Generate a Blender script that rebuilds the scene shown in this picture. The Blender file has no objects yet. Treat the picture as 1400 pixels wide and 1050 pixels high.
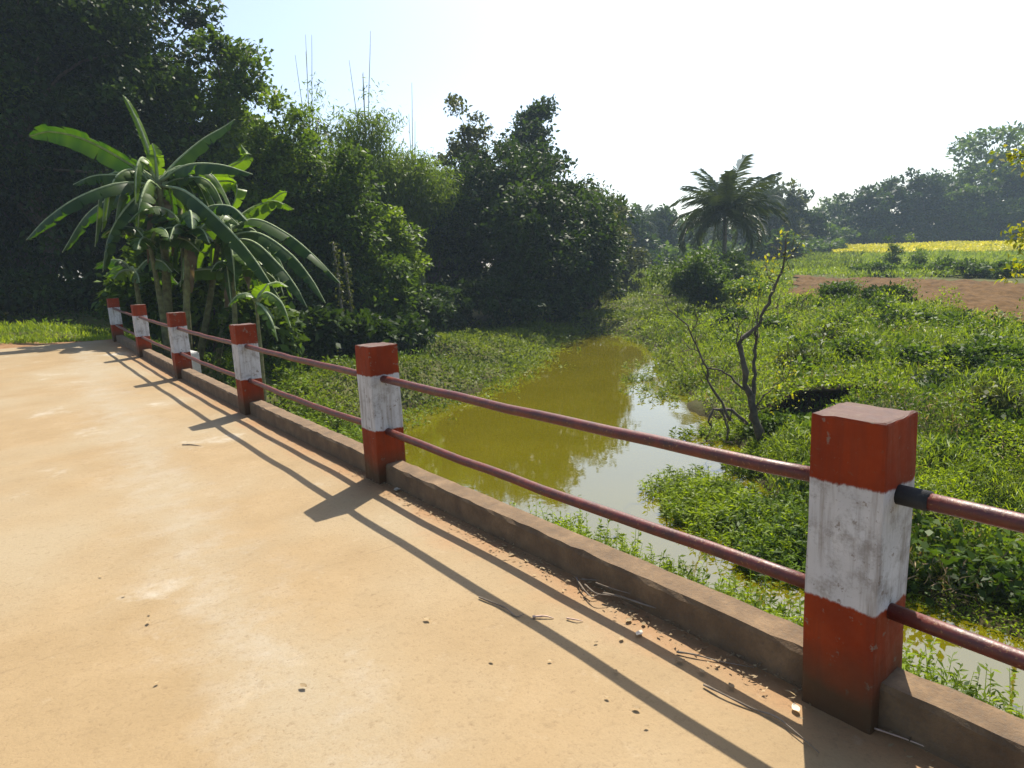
import bpy, bmesh, math, random
import numpy as np
from mathutils import Vector, Matrix

# ------------------------------------------------------------------ camera, sky, sun, exposure
SC = bpy.context.scene
COL = SC.collection
CAM = np.array([-1.8538, 0.0, 1.4107])
YAW, PITCH, ROLL, FPX = 0.6584, 0.1753, 0.0451, 885.5      # focal length in pixels of a 1400 px wide frame
def _basis():
    f = np.array([math.sin(YAW)*math.cos(PITCH), math.cos(YAW)*math.cos(PITCH), -math.sin(PITCH)])
    r = np.array([math.cos(YAW), -math.sin(YAW), 0.0]); d = np.cross(f, r)
    return f, r*math.cos(ROLL)+d*math.sin(ROLL), -r*math.sin(ROLL)+d*math.cos(ROLL)
CF, CR, CD = _basis()
FH = np.array([math.sin(YAW), math.cos(YAW), 0.0])          # level forward
RH = np.array([math.cos(YAW), -math.sin(YAW), 0.0])         # level right
cam_d = bpy.data.cameras.new('camera'); cam = bpy.data.objects.new('camera', cam_d); COL.objects.link(cam)
cam_d.sensor_width = 36.0; cam_d.lens = FPX/1400*36; cam_d.clip_start = 0.05; cam_d.clip_end = 2000
M4 = Matrix.Identity(4)
for i in range(3):
    M4[i][0] = CR[i]; M4[i][1] = -CD[i]; M4[i][2] = -CF[i]; M4[i][3] = CAM[i]
cam.matrix_world = M4
SC.camera = cam

SUN_EL, SUN_AZ = math.radians(54.4), math.radians(59.9)         # azimuth from +Y towards +X
world = bpy.data.worlds.new('World'); SC.world = world; world.use_nodes = True
wn = world.node_tree.nodes; wl = world.node_tree.links
sky = wn.new('ShaderNodeTexSky'); sky.sky_type = 'NISHITA'; sky.sun_disc = False
sky.sun_elevation = SUN_EL; sky.sun_rotation = SUN_AZ
sky.air_density = 1.0; sky.dust_density = 2.0; sky.ozone_density = 1.0; sky.altitude = 50
wl.new(sky.outputs[0], wn['Background'].inputs[0]); wn['Background'].inputs[1].default_value = 0.115
sun_d = bpy.data.lights.new('sun', 'SUN'); sun = bpy.data.objects.new('sun', sun_d); COL.objects.link(sun)
sun_d.energy = 5.0; sun_d.angle = math.radians(0.55); sun_d.color = (1.0, 0.93, 0.80)
sdir = Vector((math.sin(SUN_AZ)*math.cos(SUN_EL), math.cos(SUN_AZ)*math.cos(SUN_EL), math.sin(SUN_EL)))
sun.rotation_euler = sdir.to_track_quat('Z', 'Y').to_euler(); sun.location = sdir*60
SC.view_settings.view_transform = 'Standard'; SC.view_settings.look = 'None'
SC.view_settings.gamma = 1.0; SC.view_settings.use_curve_mapping = False
SC.view_settings.exposure = 0.93
SC.cycles.use_denoising = True
SC.cycles.max_bounces = 7; SC.cycles.diffuse_bounces = 3; SC.cycles.transmission_bounces = 4; SC.cycles.volume_bounces = 1

# ------------------------------------------------------------------ helpers
def ray(u, v): return CF + CR*((u-700)/FPX) + CD*((v-525)/FPX)
def pt(u, v, d):                       # point of pixel u,v at level depth d from the camera
    r = ray(u, v); return CAM + r*(d/(r@FH))
def gp(u, v, z):                       # point of pixel u,v on the level z
    r = ray(u, v); return CAM + r*((z-CAM[2])/r[2])
def sst(a, b, x):
    t = np.clip((x-a)/(b-a), 0, 1); return t*t*(3-2*t)
def wave(x, y, s, seed):               # cheap smooth noise, about -1..1
    rs = np.random.RandomState(seed); o = 0
    for k in range(6):
        a = rs.rand()*6.28; f = (0.6+rs.rand()*1.2)/s
        o = o + np.sin(x*math.cos(a)*f*6.28 + y*math.sin(a)*f*6.28 + rs.rand()*6.28)
    return o/3.2
def link(o, parent=None):
    COL.objects.link(o)
    if parent is not None: o.parent = parent
    return o
def tag(o, label=None, cat=None, group=None, kind=None):
    if label: o['label'] = label
    if cat: o['category'] = cat
    if group: o['group'] = group
    if kind: o['kind'] = kind
    return o
def empty(name, loc, label, cat, group=None):
    o = bpy.data.objects.new(name, None); o.location = [float(c) for c in loc]; o.empty_display_size = 0.2
    COL.objects.link(o); return tag(o, label, cat, group)
def pymesh(name, v, f, mat, smooth=False):
    me = bpy.data.meshes.new(name); me.from_pydata([tuple(map(float, p)) for p in v], [], f)
    if mat: me.materials.append(mat)
    if smooth: me.polygons.foreach_set('use_smooth', [True]*len(me.polygons))
    me.update(); return me
def quadmesh(name, V, F, mat, tint=None, smooth=False):  # V (n,3), F (m,4) numpy
    me = bpy.data.meshes.new(name); n = len(V); m = len(F); k = F.shape[1]
    me.vertices.add(n); me.vertices.foreach_set('co', np.ascontiguousarray(V, dtype=np.float32).ravel())
    me.loops.add(m*k); me.loops.foreach_set('vertex_index', np.ascontiguousarray(F, dtype=np.int32).ravel())
    me.polygons.add(m); me.polygons.foreach_set('loop_start', np.arange(0, m*k, k, dtype=np.int32))
    try: me.polygons.foreach_set('loop_total', np.full(m, k, dtype=np.int32))
    except Exception: pass
    if smooth: me.polygons.foreach_set('use_smooth', np.ones(m, dtype=bool))
    if tint is not None:
        at = me.attributes.new('tint', 'FLOAT', 'POINT'); at.data.foreach_set('value', np.ascontiguousarray(tint, dtype=np.float32))
    me.materials.append(mat); me.update(calc_edges=True); return me
def ob(name, me, parent=None, loc=None):
    o = bpy.data.objects.new(name, me)
    if loc is not None: o.location = [float(c) for c in loc]
    return link(o, parent)
class Tubes:                            # tapered tubes gathered into one mesh
    def __init__(s): s.v = []; s.f = []; s.n = 0
    def add(s, pts, radii, sides=6, cap=True):
        pts = np.asarray(pts, float); m = len(pts); V = []
        up0 = np.array([0.31, 0.17, 0.93])
        for i in range(m):
            t = pts[min(i+1, m-1)]-pts[max(i-1, 0)]; t = t/(np.linalg.norm(t)+1e-9)
            a = np.cross(t, up0 if abs(t@up0) < 0.95 else np.array([1., 0, 0])); a /= np.linalg.norm(a)+1e-9; b = np.cross(t, a)
            for k in range(sides):
                w = 6.28318*k/sides; V.append(pts[i]+(a*math.cos(w)+b*math.sin(w))*radii[i])
        b0 = s.n
        for i in range(m-1):
            for k in range(sides):
                k2 = (k+1) % sides
                s.f.append((b0+i*sides+k, b0+i*sides+k2, b0+(i+1)*sides+k2, b0+(i+1)*sides+k))
        if cap:
            s.f.append(tuple(b0+(m-1)*sides+k for k in range(sides))); s.f.append(tuple(b0+k for k in reversed(range(sides))))
        s.v += V; s.n += len(V); return s
    def mesh(s, name, mat): return pymesh(name, s.v, s.f, mat, True)
def curve(pts, n):                      # Catmull-Rom through points
    P = [np.asarray(p, float) for p in pts]; P = [2*P[0]-P[1]]+P+[2*P[-1]-P[-2]]; o = []
    seg = len(P)-3
    for i in range(n):
        t = i/(n-1)*seg; k = min(int(t), seg-1); t -= k; a, b, c, d = P[k:k+4]
        o.append(0.5*((2*b)+(c-a)*t+(2*a-5*b+4*c-d)*t*t+(3*b-a-3*c+d)*t**3))
    return np.array(o)

# ------------------------------------------------------------------ materials
def nmat(name):
    m = bpy.data.materials.new(name); m.use_nodes = True
    return m, m.node_tree.nodes, m.node_tree.links, m.node_tree.nodes['Principled BSDF']
class NB:                               # tiny node builder
    def __init__(s, name): s.m, s.n, s.l, s.b = nmat(name)
    def noise(s, scale, detail=4, rough=0.55, coord='Object', vec=None):
        t = s.n.new('ShaderNodeTexNoise'); t.inputs['Scale'].default_value = scale; t.inputs['Detail'].default_value = detail; t.inputs['Roughness'].default_value = rough
        if vec is None:
            if not hasattr(s, 'tc'): s.tc = s.n.new('ShaderNodeTexCoord')
            vec = s.tc.outputs[coord]
        s.l.new(vec, t.inputs['Vector']); return t.outputs[0]
    def ramp(s, fac, stops):
        r = s.n.new('ShaderNodeValToRGB'); e = r.color_ramp.elements
        while len(e) < len(stops): e.new(0.5)
        for el, (p, c) in zip(e, stops):
            el.position = p; el.color = (c[0], c[1], c[2], 1) if hasattr(c, '__len__') else (c, c, c, 1)
        s.l.new(fac, r.inputs[0]); return r.outputs[0]
    def mix(s, fac, a, b, mode='MIX'):
        x = s.n.new('ShaderNodeMix'); x.data_type = 'RGBA'; x.blend_type = mode; x.clamp_factor = True
        for sock, val in ((x.inputs[0], fac), (x.inputs[6], a), (x.inputs[7], b)):
            if isinstance(val, bpy.types.NodeSocket): s.l.new(val, sock)
            elif hasattr(val, '__len__'): sock.default_value = (val[0], val[1], val[2], 1)
            else: sock.default_value = val
        return x.outputs[2]
    def math(s, op, a, b=0.0, c=0.0):
        x = s.n.new('ShaderNodeMath'); x.operation = op
        for i, v in enumerate((a, b, c)):
            if isinstance(v, bpy.types.NodeSocket): s.l.new(v, x.inputs[i])
            else: x.inputs[i].default_value = v
        return x.outputs[0]
    def bump(s, h, strength=0.3, dist=0.02):
        b = s.n.new('ShaderNodeBump'); b.inputs['Strength'].default_value = strength; b.inputs['Distance'].default_value = dist
        s.l.new(h, b.inputs['Height']); s.l.new(b.outputs[0], s.b.inputs['Normal'])
    def color(s, c): s.l.new(c, s.b.inputs['Base Color']) if isinstance(c, bpy.types.NodeSocket) else setattr(s.b.inputs['Base Color'], 'default_value', (*c, 1))
    def rough(s, r): s.l.new(r, s.b.inputs['Roughness']) if isinstance(r, bpy.types.NodeSocket) else setattr(s.b.inputs['Roughness'], 'default_value', r)
    def xyz(s, coord='Object'):
        if not hasattr(s, 'tc'): s.tc = s.n.new('ShaderNodeTexCoord')
        x = s.n.new('ShaderNodeSeparateXYZ'); s.l.new(s.tc.outputs[coord], x.inputs[0]); return x.outputs

def leaf_mat(name, dark, light, trans=0.4, rough=0.5, tcol=None, spec=0.35):
    k = NB(name); at = k.n.new('ShaderNodeAttribute'); at.attribute_name = 'tint'
    c = k.ramp(at.outputs['Fac'], [(0.0, dark), (0.55, [0.5*(a+b) for a, b in zip(dark, light)]), (1.0, light)])
    k.color(c); k.rough(rough); k.b.inputs['Specular IOR Level'].default_value = spec
    tr = k.n.new('ShaderNodeBsdfTranslucent')
    tc = k.mix(1.0, c, tcol or (1.45, 1.35, 0.55), 'MULTIPLY'); k.l.new(tc, tr.inputs[0])
    mx = k.n.new('ShaderNodeMixShader'); mx.inputs[0].default_value = trans
    k.l.new(k.b.outputs[0], mx.inputs[1]); k.l.new(tr.outputs[0], mx.inputs[2])
    k.l.new(mx.outputs[0], k.n['Material Output'].inputs['Surface']); return k.m
def bark_mat(name, a, b):
    k = NB(name); n = k.noise(9, 5); k.color(k.ramp(n, [(0.3, a), (0.7, b)])); k.rough(0.9); k.bump(n, 0.5, 0.03); return k.m

def road_mat():
    k = NB('dusty_concrete'); big = k.noise(0.55, 3); mid = k.noise(2.4, 6, 0.65); fine = k.noise(60, 5, 0.7); grit = k.noise(150, 2)
    base = k.ramp(mid, [(0.25, (0.225, 0.155, 0.075)), (0.55, (0.258, 0.181, 0.091)), (0.8, (0.290, 0.209, 0.112))])
    grey = k.ramp(big, [(0.44, 0.0), (0.62, 0.85)])
    base = k.mix(grey, base, (0.275, 0.218, 0.133))
    pale = k.ramp(k.noise(1.1, 5, 0.7), [(0.60, 0.0), (0.74, 0.7)])
    base = k.mix(pale, base, (0.42, 0.39, 0.33))
    # red soil dust swept against the kerb
    x = k.xyz(); edge = k.math('MULTIPLY_ADD', mid, 0.5, x[0]); red = k.ramp(edge, [(0.02, 0.0), (0.30, 0.85)])
    base = k.mix(red, base, (0.255, 0.125, 0.05))
    trk = k.math('ABSOLUTE', k.math('ADD', k.math('ADD', k.math('MULTIPLY_ADD', x[1], -0.042, 1.36), x[0]), k.math('MULTIPLY_ADD', mid, 0.6, -0.3)))
    worn = k.math('MULTIPLY', k.ramp(trk, [(0.05, 1.0), (0.32, 0.0)]), k.ramp(k.noise(1.6, 5, 0.65), [(0.30, 0.15), (0.60, 0.85)]))
    base = k.mix(worn, base, (0.270, 0.218, 0.140))
    scuff = k.math('MULTIPLY', k.ramp(trk, [(0.10, 1.0), (0.45, 0.0)]), k.ramp(k.noise(4.2, 6, 0.7), [(0.48, 0.0), (0.80, 0.5)]))
    base = k.mix(scuff, base, (0.345, 0.315, 0.26))
    speck = k.ramp(fine, [(0.30, 1.0), (0.42, 0.0)])
    base = k.mix(k.math('MULTIPLY', speck, 0.55), base, (0.14, 0.085, 0.04))
    base = k.mix(k.math('MULTIPLY', k.ramp(grit, [(0.3, 1.0), (0.5, 0.0)]), 0.25), base, (0.19, 0.125, 0.065))
    base = k.mix(k.math('MULTIPLY', k.ramp(k.noise(24, 6, 0.75), [(0.30, 1.0), (0.46, 0.0)]), 0.38), base, (0.13, 0.082, 0.040))
    base = k.mix(k.math('MULTIPLY', k.ramp(k.noise(9, 6, 0.7), [(0.60, 0.0), (0.75, 1.0)]), 0.35), base, (0.36, 0.29, 0.19))
    crack = k.math('ABSOLUTE', k.math('ADD', k.math('SUBTRACT', x[1], 3.02), k.math('MULTIPLY', mid, 0.10)))
    base = k.mix(k.math('MULTIPLY', k.ramp(crack, [(0.0, 1.0), (0.010, 0.0)]), k.math('MULTIPLY', k.ramp(x[0], [(0.0, 1.0), (0.001, 0.0)]), k.ramp(k.noise(1.7, 3), [(0.45, 0.0), (0.6, 0.4)]))), base, (0.13, 0.085, 0.045))
    k.color(base); k.rough(0.78); k.b.inputs['Specular IOR Level'].default_value = 0.3
    h = k.math('ADD', k.math('MULTIPLY', fine, 0.5), mid); k.bump(h, 0.5, 0.012); return k.m
def kerb_mat():
    k = NB('stained_concrete'); n = k.noise(7, 6, 0.65); f = k.noise(70, 4, 0.7)
    c = k.ramp(n, [(0.25, (0.070, 0.042, 0.020)), (0.5, (0.135, 0.083, 0.040)), (0.75, (0.22, 0.140, 0.070))])
    c = k.mix(k.math('MULTIPLY', k.ramp(f, [(0.35, 1.0), (0.5, 0.0)]), 0.5), c, (0.10, 0.075, 0.05))
    k.color(c); k.rough(0.9); k.bump(k.math('ADD', n, f), 0.5, 0.012); return k.m
def slab_mat():
    k = NB('grey_concrete'); n = k.noise(3, 6); k.color(k.ramp(n, [(0.3, (0.16, 0.14, 0.11)), (0.7, (0.30, 0.27, 0.22))])); k.rough(0.9); k.bump(n, 0.3, 0.02); return k.m
def post_mat():
    k = NB('painted_post'); x = k.xyz(); oi = k.n.new('ShaderNodeObjectInfo')
    add = k.n.new('ShaderNodeVectorMath'); add.operation = 'ADD'; sc = k.n.new('ShaderNodeVectorMath'); sc.operation = 'SCALE'
    cmb = k.n.new('ShaderNodeCombineXYZ')
    for i in range(3): k.l.new(k.math('MULTIPLY', oi.outputs['Random'], 37.0+11*i), cmb.inputs[i])
    k.l.new(k.tc.outputs['Object'], add.inputs[0]); k.l.new(cmb.outputs[0], add.inputs[1]); vec = add.outputs[0]
    n1 = k.noise(5, 4, vec=vec); n2 = k.noise(18, 6, 0.7, vec=vec); n3 = k.noise(55, 4, 0.75, vec=vec)
    st = k.n.new('ShaderNodeVectorMath'); st.operation = 'MULTIPLY'; k.l.new(vec, st.inputs[0]); st.inputs[1].default_value = (26, 26, 2.2)
    streak = k.noise(1.0, 5, 0.65, vec=st.outputs[0])
    z = k.math('ADD', k.math('ADD', x[2], k.math('MULTIPLY_ADD', n2, 0.026, -0.013)), k.math('MULTIPLY_ADD', streak, 0.03, -0.015))
    up = k.ramp(k.math('SUBTRACT', z, 0.745), [(0.0, 0.0), (0.006, 1.0)])
    lo = k.ramp(k.math('SUBTRACT', 0.378, z), [(0.0, 0.0), (0.006, 1.0)])
    red = k.ramp(n1, [(0.25, (0.15, 0.018, 0.003)), (0.5, (0.215, 0.027, 0.004)), (0.75, (0.265, 0.038, 0.006))])
    red = k.mix(k.math('MULTIPLY', k.ramp(streak, [(0.45, 0.0), (0.7, 1.0)]), 0.5), red, (0.11, 0.022, 0.010))
    white = k.ramp(n1, [(0.2, (0.40, 0.385, 0.375)), (0.7, (0.54, 0.525, 0.515))])
    white = k.mix(k.math('MULTIPLY', k.ramp(streak, [(0.48, 0.0), (0.68, 1.0)]), 0.75), white, (0.20, 0.165, 0.135))
    blot = k.ramp(k.noise(11, 7, 0.75, vec=vec), [(0.50, 0.0), (0.64, 1.0)])
    white = k.mix(k.math('MULTIPLY', blot, 0.65), white, (0.20, 0.175, 0.15))
    c = k.mix(k.math('MAXIMUM', up, lo), white, red)
    chip = k.ramp(n2, [(0.61, 0.0), (0.65, 1.0)])
    c = k.mix(k.math('MULTIPLY', chip, 0.8), c, (0.19, 0.15, 0.115))
    c = k.mix(k.math('MULTIPLY', k.ramp(n3, [(0.62, 0.0), (0.72, 1.0)]), 0.6), c, (0.13, 0.09, 0.06))
    # mud splashed up the foot, grime on the top face
    mud = k.ramp(k.math('ADD', x[2], k.math('MULTIPLY', n1, 0.16)), [(0.16, 1.0), (0.33, 0.0)])
    c = k.mix(k.math('MULTIPLY', mud, 0.9), c, (0.062, 0.042, 0.020))
    geo = k.n.new('ShaderNodeNewGeometry'); sn = k.n.new('ShaderNodeSeparateXYZ'); k.l.new(geo.outputs['True Normal'], sn.inputs[0])
    top = k.ramp(sn.outputs[2], [(0.5, 0.0), (0.85, 1.0)])
    c = k.mix(top, c, k.ramp(n2, [(0.3, (0.06, 0.028, 0.022)), (0.5, (0.10, 0.056, 0.044)), (0.72, (0.16, 0.12, 0.095))]))
    k.b.inputs['Specular IOR Level'].default_value = 0.2; k.color(c); k.rough(k.ramp(n2, [(0.3, 0.6), (0.7, 0.9)])); k.bump(k.math('ADD', n2, k.math('MULTIPLY', n3, 0.5)), 0.35, 0.006); return k.m
def rail_mat():
    k = NB('rusty_red_pipe'); n = k.noise(14, 6, 0.7); f = k.noise(90, 4, 0.7)
    c = k.ramp(n, [(0.3, (0.045, 0.012, 0.008)), (0.5, (0.085, 0.014, 0.009)), (0.62, (0.12, 0.018, 0.010)), (0.75, (0.13, 0.045, 0.02))])
    c = k.mix(k.ramp(k.noise(4, 6, 0.75), [(0.55, 0.0), (0.66, 0.9)]), c, (0.13, 0.055, 0.022))
    c = k.mix(k.ramp(f, [(0.60, 0.0), (0.66, 0.8)]), c, (0.24, 0.12, 0.04))
    k.color(c); k.rough(k.ramp(f, [(0.3, 0.33), (0.7, 0.6)])); k.bump(k.math('ADD', n, f), 0.35, 0.004); return k.m
def water_mat():
    k = NB('murky_water'); n = k.noise(0.35, 4); k.color(k.ramp(n, [(0.3, (0.080, 0.070, 0.001)), (0.7, (0.102, 0.088, 0.003))]))
    k.rough(0.03); k.b.inputs['IOR'].default_value = 2.3; k.b.inputs['Specular IOR Level'].default_value = 0.5
    h = k.math('ADD', k.noise(2.2, 3), k.math('MULTIPLY', k.noise(9, 2), 0.25)); k.bump(h, 0.05, 0.03); return k.m
def ground_mat():
    k = NB('earth'); n = k.noise(0.5, 6); f = k.noise(12, 5, 0.7)
    c = k.ramp(n, [(0.3, (0.035, 0.045, 0.012)), (0.5, (0.06, 0.075, 0.018)), (0.7, (0.10, 0.105, 0.03))])
    c = k.mix(k.math('MULTIPLY', k.ramp(f, [(0.4, 0.0), (0.65, 1.0)]), 0.55), c, (0.115, 0.085, 0.04)); x = k.xyz(); c = k.mix(k.ramp(k.math('ADD', x[2], 2.62), [(0.16, 1.0), (0.34, 0.0)]), c, (0.040, 0.034, 0.012)); k.color(c); k.rough(0.95); k.b.inputs['Specular IOR Level'].default_value = 0.1; k.bump(f, 0.6, 0.05); return k.m
def soil_mat(name, a, b, s=6):
    k = NB(name); n = k.noise(s, 6, 0.7); k.color(k.ramp(n, [(0.3, a), (0.7, b)])); k.rough(0.95); k.b.inputs['Specular IOR Level'].default_value = 0.08; k.bump(n, 0.7, 0.06); return k.m

M_ROAD, M_KERB, M_SLAB, M_POST, M_RAIL, M_WATER, M_GROUND = road_mat(), kerb_mat(), slab_mat(), post_mat(), rail_mat(), water_mat(), ground_mat()
M_PLOUGH = soil_mat('ploughed_earth', (0.048, 0.026, 0.008), (0.135, 0.076, 0.028), 2.2)
M_EARTH = soil_mat('undercut_shade_earth', (0.018, 0.013, 0.008), (0.055, 0.038, 0.022), 7)  # soil darkened so the undercut's shade sits in its colour
M_DIRT = soil_mat('red_dirt', (0.16, 0.085, 0.04), (0.28, 0.17, 0.09), 4)
M_BARK = bark_mat('bark_dark', (0.035, 0.026, 0.018), (0.11, 0.085, 0.06))
M_BARKG = bark_mat('bark_grey', (0.09, 0.075, 0.055), (0.22, 0.19, 0.15))
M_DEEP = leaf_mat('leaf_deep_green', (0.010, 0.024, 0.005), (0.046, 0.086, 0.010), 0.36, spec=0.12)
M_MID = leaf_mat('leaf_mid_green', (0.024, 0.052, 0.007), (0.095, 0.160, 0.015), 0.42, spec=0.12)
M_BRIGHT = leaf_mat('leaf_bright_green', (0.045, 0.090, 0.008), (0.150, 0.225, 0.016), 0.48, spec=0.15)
M_OLIVE = leaf_mat('leaf_olive', (0.035, 0.048, 0.012), (0.095, 0.115, 0.024), 0.36, spec=0.12)
M_WEED = leaf_mat('leaf_weed', (0.035, 0.075, 0.004), (0.210, 0.290, 0.012), 0.52, spec=0.2)
M_MARSH = leaf_mat('leaf_marsh', (0.050, 0.082, 0.010), (0.150, 0.200, 0.022), 0.40, spec=0.12)
M_CROP = leaf_mat('leaf_crop', (0.085, 0.145, 0.012), (0.235, 0.310, 0.022), 0.45)
M_MUSTARD = leaf_mat('petal_yellow', (0.38, 0.38, 0.008), (0.72, 0.62, 0.012), 0.4, tcol=(1, 1, 0.6))
M_YELLOW = leaf_mat('leaf_yellowing', (0.10, 0.15, 0.010), (0.36, 0.34, 0.018), 0.5)
M_BANANA = leaf_mat('banana_leaf', (0.013, 0.042, 0.007), (0.130, 0.210, 0.014), 0.42, 0.42, (1.6, 1.7, 0.3), 0.25)
M_PALM = leaf_mat('palm_leaf', (0.020, 0.036, 0.010), (0.070, 0.098, 0.022), 0.22, 0.45, None, 0.35)
M_DRY = leaf_mat('dry_leaf', (0.10, 0.065, 0.032), (0.50, 0.38, 0.22), 0.2, 0.8)
M_MIDRIB = bark_mat('banana_midrib', (0.16, 0.21, 0.09), (0.30, 0.35, 0.19))
M_STEM = bark_mat('banana_stem', (0.075, 0.065, 0.025), (0.19, 0.19, 0.07))
M_CULM = bark_mat('bamboo_culm', (0.12, 0.13, 0.05), (0.24, 0.24, 0.11))

# ------------------------------------------------------------------ terrain
ZW = -2.5
def deckz(y):
    t = (np.asarray(y, float)-0.84)/3.19; return np.where(t > 1, 0.0111*(np.minimum(t, 6)**2-np.minimum(t, 6)), 0.0)
_wp = [(545, 566), (600, 548), (660, 530), (705, 503), (752, 470), (800, 454), (845, 456), (905, 478), (922, 520), (965, 570), (1000, 588), (1030, 640), (1060, 720), (1100, 775), (1180, 812), (1240, 828), (1400, 880)]
WPOLY = np.array([gp(u, v, ZW)[:2] for u, v in _wp] + [(7.0, -4.0), (5.0, -12.0), (-8.0, -9.0), (-8.0, 10.0), (1.0, 12.6)])
def sdw(x, y):                          # signed distance to the water's edge, positive on land
    x = np.asarray(x, float); y = np.asarray(y, float); d = np.full(x.shape, 1e9); ins = np.zeros(x.shape, bool); n = len(WPOLY)
    for i in range(n):
        ax, ay = WPOLY[i]; bx, by = WPOLY[(i+1) % n]; ex, ey = bx-ax, by-ay
        t = np.clip(((x-ax)*ex+(y-ay)*ey)/(ex*ex+ey*ey), 0, 1)
        d = np.minimum(d, np.hypot(x-ax-t*ex, y-ay-t*ey))
        c = ((ay > y) != (by > y)) & (x < ex*(y-ay)/(ey if ey else 1e-9)+ax); ins ^= c
    return np.where(ins, -d, d)
_cp = [(1400, 440, 19), (1300, 425, 22), (1200, 412, 27), (1100, 405, 33), (1400, 388, 38), (1250, 380, 48), (1090, 377, 60), (1400, 378, 46),
       (1250, 372, 60), (1090, 365, 75), (1390, 352, 85), (1250, 350, 92), (1160, 350, 98), (1390, 338, 118), (1250, 340, 122), (1150, 342, 126),
       (1050, 352, 110), (950, 362, 110), (880, 372, 90), (880, 386, 70), (850, 405, 55), (830, 430, 44), (1000, 420, 40), (940, 440, 34),
       (1000, 470, 25), (960, 500, 21), (1100, 480, 20), (1200, 450, 21), (1300, 470, 17), (1390, 480, 15), (1100, 540, 15), (1250, 540, 12.5),
       (1390, 560, 11), (1100, 600, 12), (1260, 640, 10), (1390, 660, 9), (1390, 760, 7.6), (1270, 750, 8), (740, 442, 40), (640, 452, 36),
       (580, 470, 28), (600, 500, 26), (450, 480, 26), (400, 520, 19), (400, 560, 15), (480, 560, 16), (1500, 600, 11), (1550, 480, 18), (1600, 420, 30)]
_W = [tuple(pt(*c)) for c in _cp] + [(-2, 17.8, .20), (-6, 18, .20), (-10, 17, .1), (0.3, 18.2, .18), (2.2, 16.6, -.5), (-2, 22, .35), (-8, 24, .5), (4, 22, -.5), (6, 19, -1.4),
      (1.4, 15, -.9), (1.5, 13, -1.6), (-20, 30, .6), (0, 32, .4), (10, 35, -.8), (-10, 50, 1), (3, -3, -2.2), (-5, -5, -.6), (0, -7, -.5), (6, -7, -1.4),
      (12, -5, -1.5), (18, -5, -1.0), (24, 0, -.9), (40, -12, -.8), (-15, -20, 0), (80, -40, 0), (-60, 60, 1.5), (20, 90, 0.5), (-30, -60, .5), (-12, 8, -1.5), (-20, 5, -1.2),
      (200, 60, 2.5), (60, 200, 2.5), (-200, 100, 2), (-100, -200, 2), (150, -200, 2), (250, 250, 3), (-250, 250, 3)]
_W = np.array(_W)
def lat_dep(x, y): return (x-CAM[0])*RH[0]+(y-CAM[1])*RH[1], (x-CAM[0])*FH[0]+(y-CAM[1])*FH[1]
def hollow(x, y):                       # eroded bank with an earth face turned to the bridge
    l, d = lat_dep(x, y); l0 = (1165-700)/FPX*13.6; d0 = 13.6-.05*(l-l0)**2
    return np.exp(-((l-l0)/1.6)**4)*(.34*sst(d0+.30, d0+.52, d)*np.exp(-np.maximum(d-d0, 0)/3.0)-.22*np.exp(-((d-d0+.35)/.45)**2))
def onface(x, y):
    l, d = lat_dep(x, y); l0 = (1165-700)/FPX*13.6; d0 = 13.6-.05*(l-l0)**2
    return (np.abs(l-l0) < 1.65) & (d > d0-.5) & (d < d0+.05)
def height(x, y):
    x = np.asarray(x, float); y = np.asarray(y, float); num = 0; den = 0
    for cx, cy, cz in _W:
        d2 = (x-cx)**2+(y-cy)**2+0.6; w = 1.0/d2**1.7; num = num+w*cz; den = den+w
    h = num/den; dist = np.hypot(x-CAM[0], y-CAM[1])
    h = h + wave(x, y, 7, 3)*0.10*sst(3, 8, dist) + wave(x, y, 2.1, 5)*0.045
    s = sdw(x, y)+wave(x, y, 2.5, 11)*0.25
    h = h + hollow(x, y)
    land = np.maximum(h, ZW+0.06)
    h = np.where(s > 0, ZW+(land-ZW)*sst(-0.4, 1.8, s)+0.0, ZW-np.minimum(0.7, 0.10+0.35*np.abs(s)))
    und = (x > -5.4) & (x < 0.34) & (y > -4) & (y < 17.45)
    h = np.where(und, np.minimum(h, deckz(y)-0.62), h)
    far = (x > -9) & (x < 1.0) & (y >= 17.45) & (y < 21)
    h = np.where(far, np.minimum(h, 0.20), h)
    return h
def H(x, y): return float(height(np.array([x]), np.array([y]))[0])
def gax(c, n, span, k):
    t = np.linspace(-1, 1, n); return c+np.sinh(t*k)/math.sinh(k)*span
def grid_sheet(name, xs, ys, zf, mat):
    X, Y = np.meshgrid(xs, ys); Z = zf(X, Y); V = np.stack([X, Y, Z], -1).reshape(-1, 3); nx = len(xs); ny = len(ys)
    i = (np.arange(ny-1)[:, None]*nx+np.arange(nx-1)[None]).ravel(); F = np.stack([i, i+1, i+nx+1, i+nx], 1)
    return quadmesh(name, V, F, mat, smooth=True)
g = ob('ground', grid_sheet('ground', gax(9, 300, 400, 4.6), gax(11, 300, 400, 4.6), height, M_GROUND)); tag(g, kind='structure')
w = ob('water', pymesh('water', [(-10, -14, ZW), (34, -14, ZW), (34, 34, ZW), (-10, 34, ZW)], [(0, 1, 2, 3)], M_WATER)); tag(w, kind='structure')

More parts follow.
